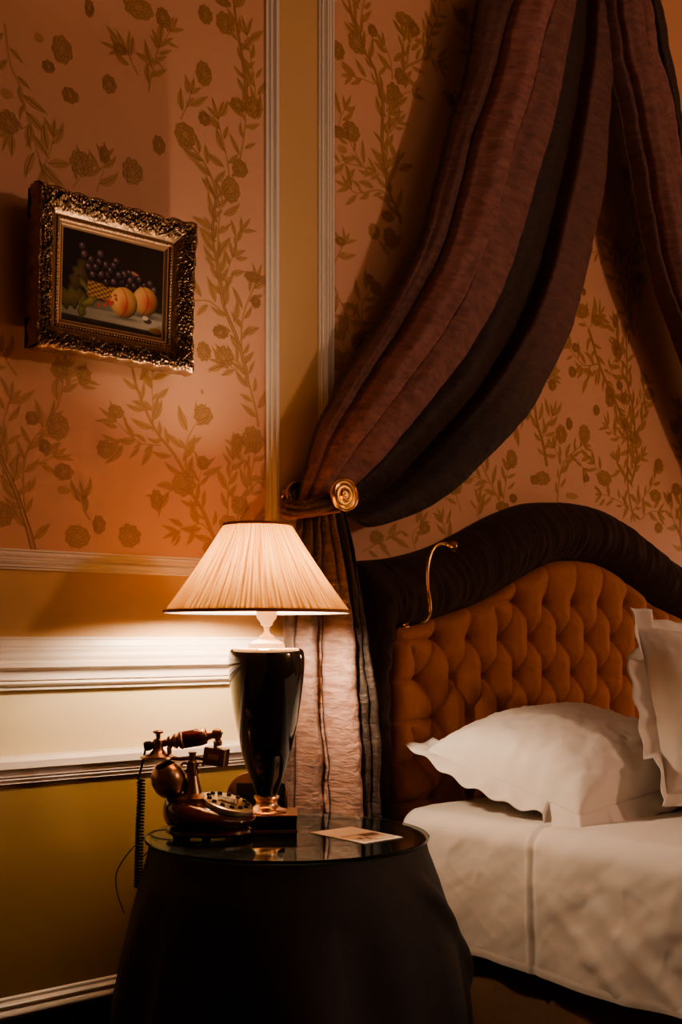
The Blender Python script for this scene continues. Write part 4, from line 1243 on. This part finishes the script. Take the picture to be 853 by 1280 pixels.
# pedestal
pc = T(241, 994); pz = pc.z
V, F = lathe([(0, pz - .014), (.046, pz - .014), (.046, pz - .004), (.036, pz + .000), (.022, pz + .004), (.020, pz + .012), (.0125, pz + .044), (.014, pz + .046), (.014, pz + .054), (.009, pz + .056), (.008, pz + .070), (.012, pz + .074), (.008, pz + .079), (.008, pz + .094), (.011, pz + .098), (0, pz + .1)], 40, Matrix.Translation((pc.x, 0, 0)), caps=False)
MB().add(V, F).build('pedestal', M_bronze, TE, auto=35)
# cradle : scrolls and forks
b_ = MB()
for sg in (-1, 1):
    sp = []
    for i in range(30):
        a = i / 29 * 4.4; r = .004 + .0085 * i / 29
        sp.append((pc.x + sg * (.020 + r * math.cos(a)), 0, pz + .066 + r * math.sin(a)))
    b_.add(*tube(sp, .0026, 8))
    b_.add(*tube([(pc.x, 0, pz + .086), (pc.x + sg * .028, 0, pz + .082), (pc.x + sg * .052, 0, pz + .092 + .008 * sg)], .0045, 10))
    for yy in (-.013, .013):
        b_.add(*tube(smooth_pts([(pc.x + sg * .050, 0, pz + .092 + .008 * sg), (pc.x + sg * .053, yy, pz + .098 + .008 * sg), (pc.x + sg * .053, yy * 1.4, pz + .118 + .006 * sg)], 5), .003, 8))
b_.build('cradle', M_bronze, TE)
# handset
h0, h1 = T(184.5, 934, -.004), T(279, 918, .008)
ax_ = (h1 - h0); LH = ax_.length
Mh = Matrix.Translation(h0) @ ax_.normalized().to_track_quat('Z', 'Y').to_matrix().to_4x4()
k = LH / 96
HS = MB().add(*lathe([(0, 44 * k), (.018, 44 * k), (.0205, 47 * k), (.0205, 66 * k), (.0195, 71 * k), (.016, 73 * k), (0, 73 * k)], 40, Mh, caps=False)).build('handset', M_wood, TE, auto=40)
MB().add(*lathe([(0, 4 * k), (.0085, 4 * k), (.0085, 26 * k), (.013, 27 * k), (.015, 30 * k), (.011, 32 * k), (.016, 34 * k), (.0185, 37 * k), (.014, 39 * k), (.019, 41 * k), (.0215, 44 * k), (.018, 46 * k), (0, 46 * k)], 36, Mh, caps=False)).build('handset_collar', M_bronze, HS, auto=35)
MB().add(*lathe([(0, 71 * k), (.019, 71 * k), (.018, 74 * k), (.011, 76 * k), (.009, 82 * k), (.013, 86 * k), (.012, 92 * k), (0, 95 * k)], 36, Mh, caps=False)).build('handset_end', M_bronze, HS, auto=35)
MB().add(*lathe([(0, -3 * k), (.009, -3 * k), (.0115, 0), (.011, 5 * k), (.007, 8 * k), (0, 8 * k)], 28, Mh, caps=False)).build('cord_plug', M_black, HS, auto=35)
# earpiece side (left): knob, cone, dish, bell
kx = T(199, 930, -.004)
V, F = lathe([(0, .030), (.007, .030), (.012, .027), (.012, .023), (.006, .021), (.005, .012), (.011, .008), (.013, 0), (.011, -.010), (.013, -.016), (.020, -.024), (.041, -.030), (.042, -.034), (.024, -.037), (0, -.037)], 40, Matrix.Translation((kx.x, kx.y, kx.z)), caps=False)
MB().add(V, F).build('earpiece_dish', M_bronze, HS, auto=35)
V, F = lathe([(0, .042), (.016, .042), (.027, .034), (.036, .020), (.0400, .002), (.037, -.018), (.028, -.033), (.015, -.041), (0, -.043)], 48,
             Matrix.Translation(T(212, 975, -.006)) @ Matrix.Rotation(-.28, 4, 'Y') @ Matrix.Rotation(.25, 4, 'X'), caps=False)
MB().add(V, F).build('earpiece_bell', M_bronze, HS, auto=50)
# mouthpiece side (right)
mx_ = T(272, 923, .008)
V, F = lathe([(0, .014), (.007, .014), (.012, .011), (.012, .007), (.006, .005), (.006, -.006), (.010, -.010), (.010, -.020), (0, -.022)], 32, Matrix.Translation(mx_), caps=False)
MB().add(V, F).build('mouthpiece_knob', M_bronze, HS, auto=35)
Mb = Matrix.Translation(T(271, 947, .006)) @ Matrix.Rotation(-.25, 4, 'Z') @ Matrix.Rotation(.12, 4, 'Y')
b_ = MB(); b_.add(*box(-.028, .024, -.018, .018, -.021, .020, .003, M=Mb)); b_.build('mouthpiece', M_bronze, HS, auto=35)
b_ = MB(); b_.add(*box(-.016, .010, -.0205, -.017, -.007, .006, .001, M=Mb)); b_.build('mouthpiece_grille', mk('pale brass plate', (.7, .5, .36), .35, metal=1), HS, auto=35)
# coiled cord (hangs outside the table edge)
Rz = Matrix.Rotation(-PHI, 4, 'Z')
cp = [T(184, 934, -.004), T(181, 948, -.004), T(177, 966, -.008), T(174, 974, -.010)]
cz0, cz1 = T(0, 976).z, T(0, 1105).z
cxp = T(178.5, 0).x
coil = []
turns = 34
for i in range(turns * 12 + 1):
    t = i / (turns * 12); a = 2 * PI * turns * t
    rr = .0078
    cx_ = cxp + .001 * math.sin(t * 5) - .002 * t
    coil.append(Vector((cx_ + rr * math.cos(a), -.012 + -.018 * sm1(.1, .5, t) + rr * math.sin(a), cz0 + (cz1 - cz0) * t)))
b_ = MB(); b_.add(*tube(smooth_pts(cp, 6) + coil, .0026, 7)); b_.build('coiled_cord', M_black, TE)
# power lead : from the body over the glass edge and down the far side of the cloth
wl = [T(228, 1040, .02), T(205, 1040, .03), T(190, 1043, .035), T(176, 1052, .02), T(160, 1068, .02), T(147, 1087, .03), T(142, 1103, .04), T(144, 1125, .05), T(150, 1150, .07)]
b_ = MB(); b_.add(*tube(smooth_pts(wl, 8), .0014, 6)); b_.build('power_lead', M_black, TE)
wl = [T(232, 1046, -.02), T(212, 1047, -.02), T(200, 1050, -.03), T(192, 1058, -.04), T(182, 1068, -.05)]
b_ = MB(); b_.add(*tube(smooth_pts(wl, 8), .0014, 6)); b_.build('line_lead', M_black, TE)

# ------------------------------------------------------------------ LIGHTS
def point(name, loc, e, col, r):
    l = bpy.data.lights.new(name, 'POINT'); l.energy = e; l.color = col; l.shadow_soft_size = r
    o = bpy.data.objects.new(name, l); o.location = loc; COL.objects.link(o); return o
WARM = (1.0, .60, .30)
point('chandelier_light', (4.3, -4.1, 2.5), 72, (1.0, .69, .54), .14)
point('far_bedside_light', (4.85, -.45, 1.35), 6, (1, .72, .52), .12)
w = bpy.data.worlds.new('World'); bpy.context.scene.world = w; w.use_nodes = True
w.node_tree.nodes['Background'].inputs[0].default_value = (.5, .35, .25, 1); w.node_tree.nodes['Background'].inputs[1].default_value = .02
def area(name, loc, target, size, e, col):
    l = bpy.data.lights.new(name, 'AREA'); l.energy = e; l.color = col; l.size = size
    o = bpy.data.objects.new(name, l); o.location = loc
    o.rotation_euler = (Vector(target) - Vector(loc)).to_track_quat('-Z', 'Y').to_euler(); COL.objects.link(o); return o
area('ceiling_glow', (2.2, -3.6, 3.6), (2.4, 0, 1.0), 1.6, 5, (1, .70, .58))

# ------------------------------------------------------------------ CAMERA
cam = bpy.data.cameras.new('camera'); co = bpy.data.objects.new('camera', cam); COL.objects.link(co)
co.location = (0, -CD, CH); co.rotation_euler = (PI / 2, 0, -PHI)
cam.sensor_fit = 'VERTICAL'; cam.sensor_height = 36.0; cam.lens = FPX / 1280 * 36.0
cam.shift_y = (HY - 640) / 1280.0
cam.clip_start = .05
bpy.context.scene.camera = co
sc = bpy.context.scene
sc.view_settings.view_transform = 'AgX'
sc.view_settings.look = 'AgX - Medium High Contrast'
sc.view_settings.exposure = 0.68
sc.cycles.use_denoising = True
sc.cycles.max_bounces = 10
sc.cycles.sample_clamp_indirect = 6
sc.cycles.caustics_reflective = False
sc.cycles.caustics_refractive = False
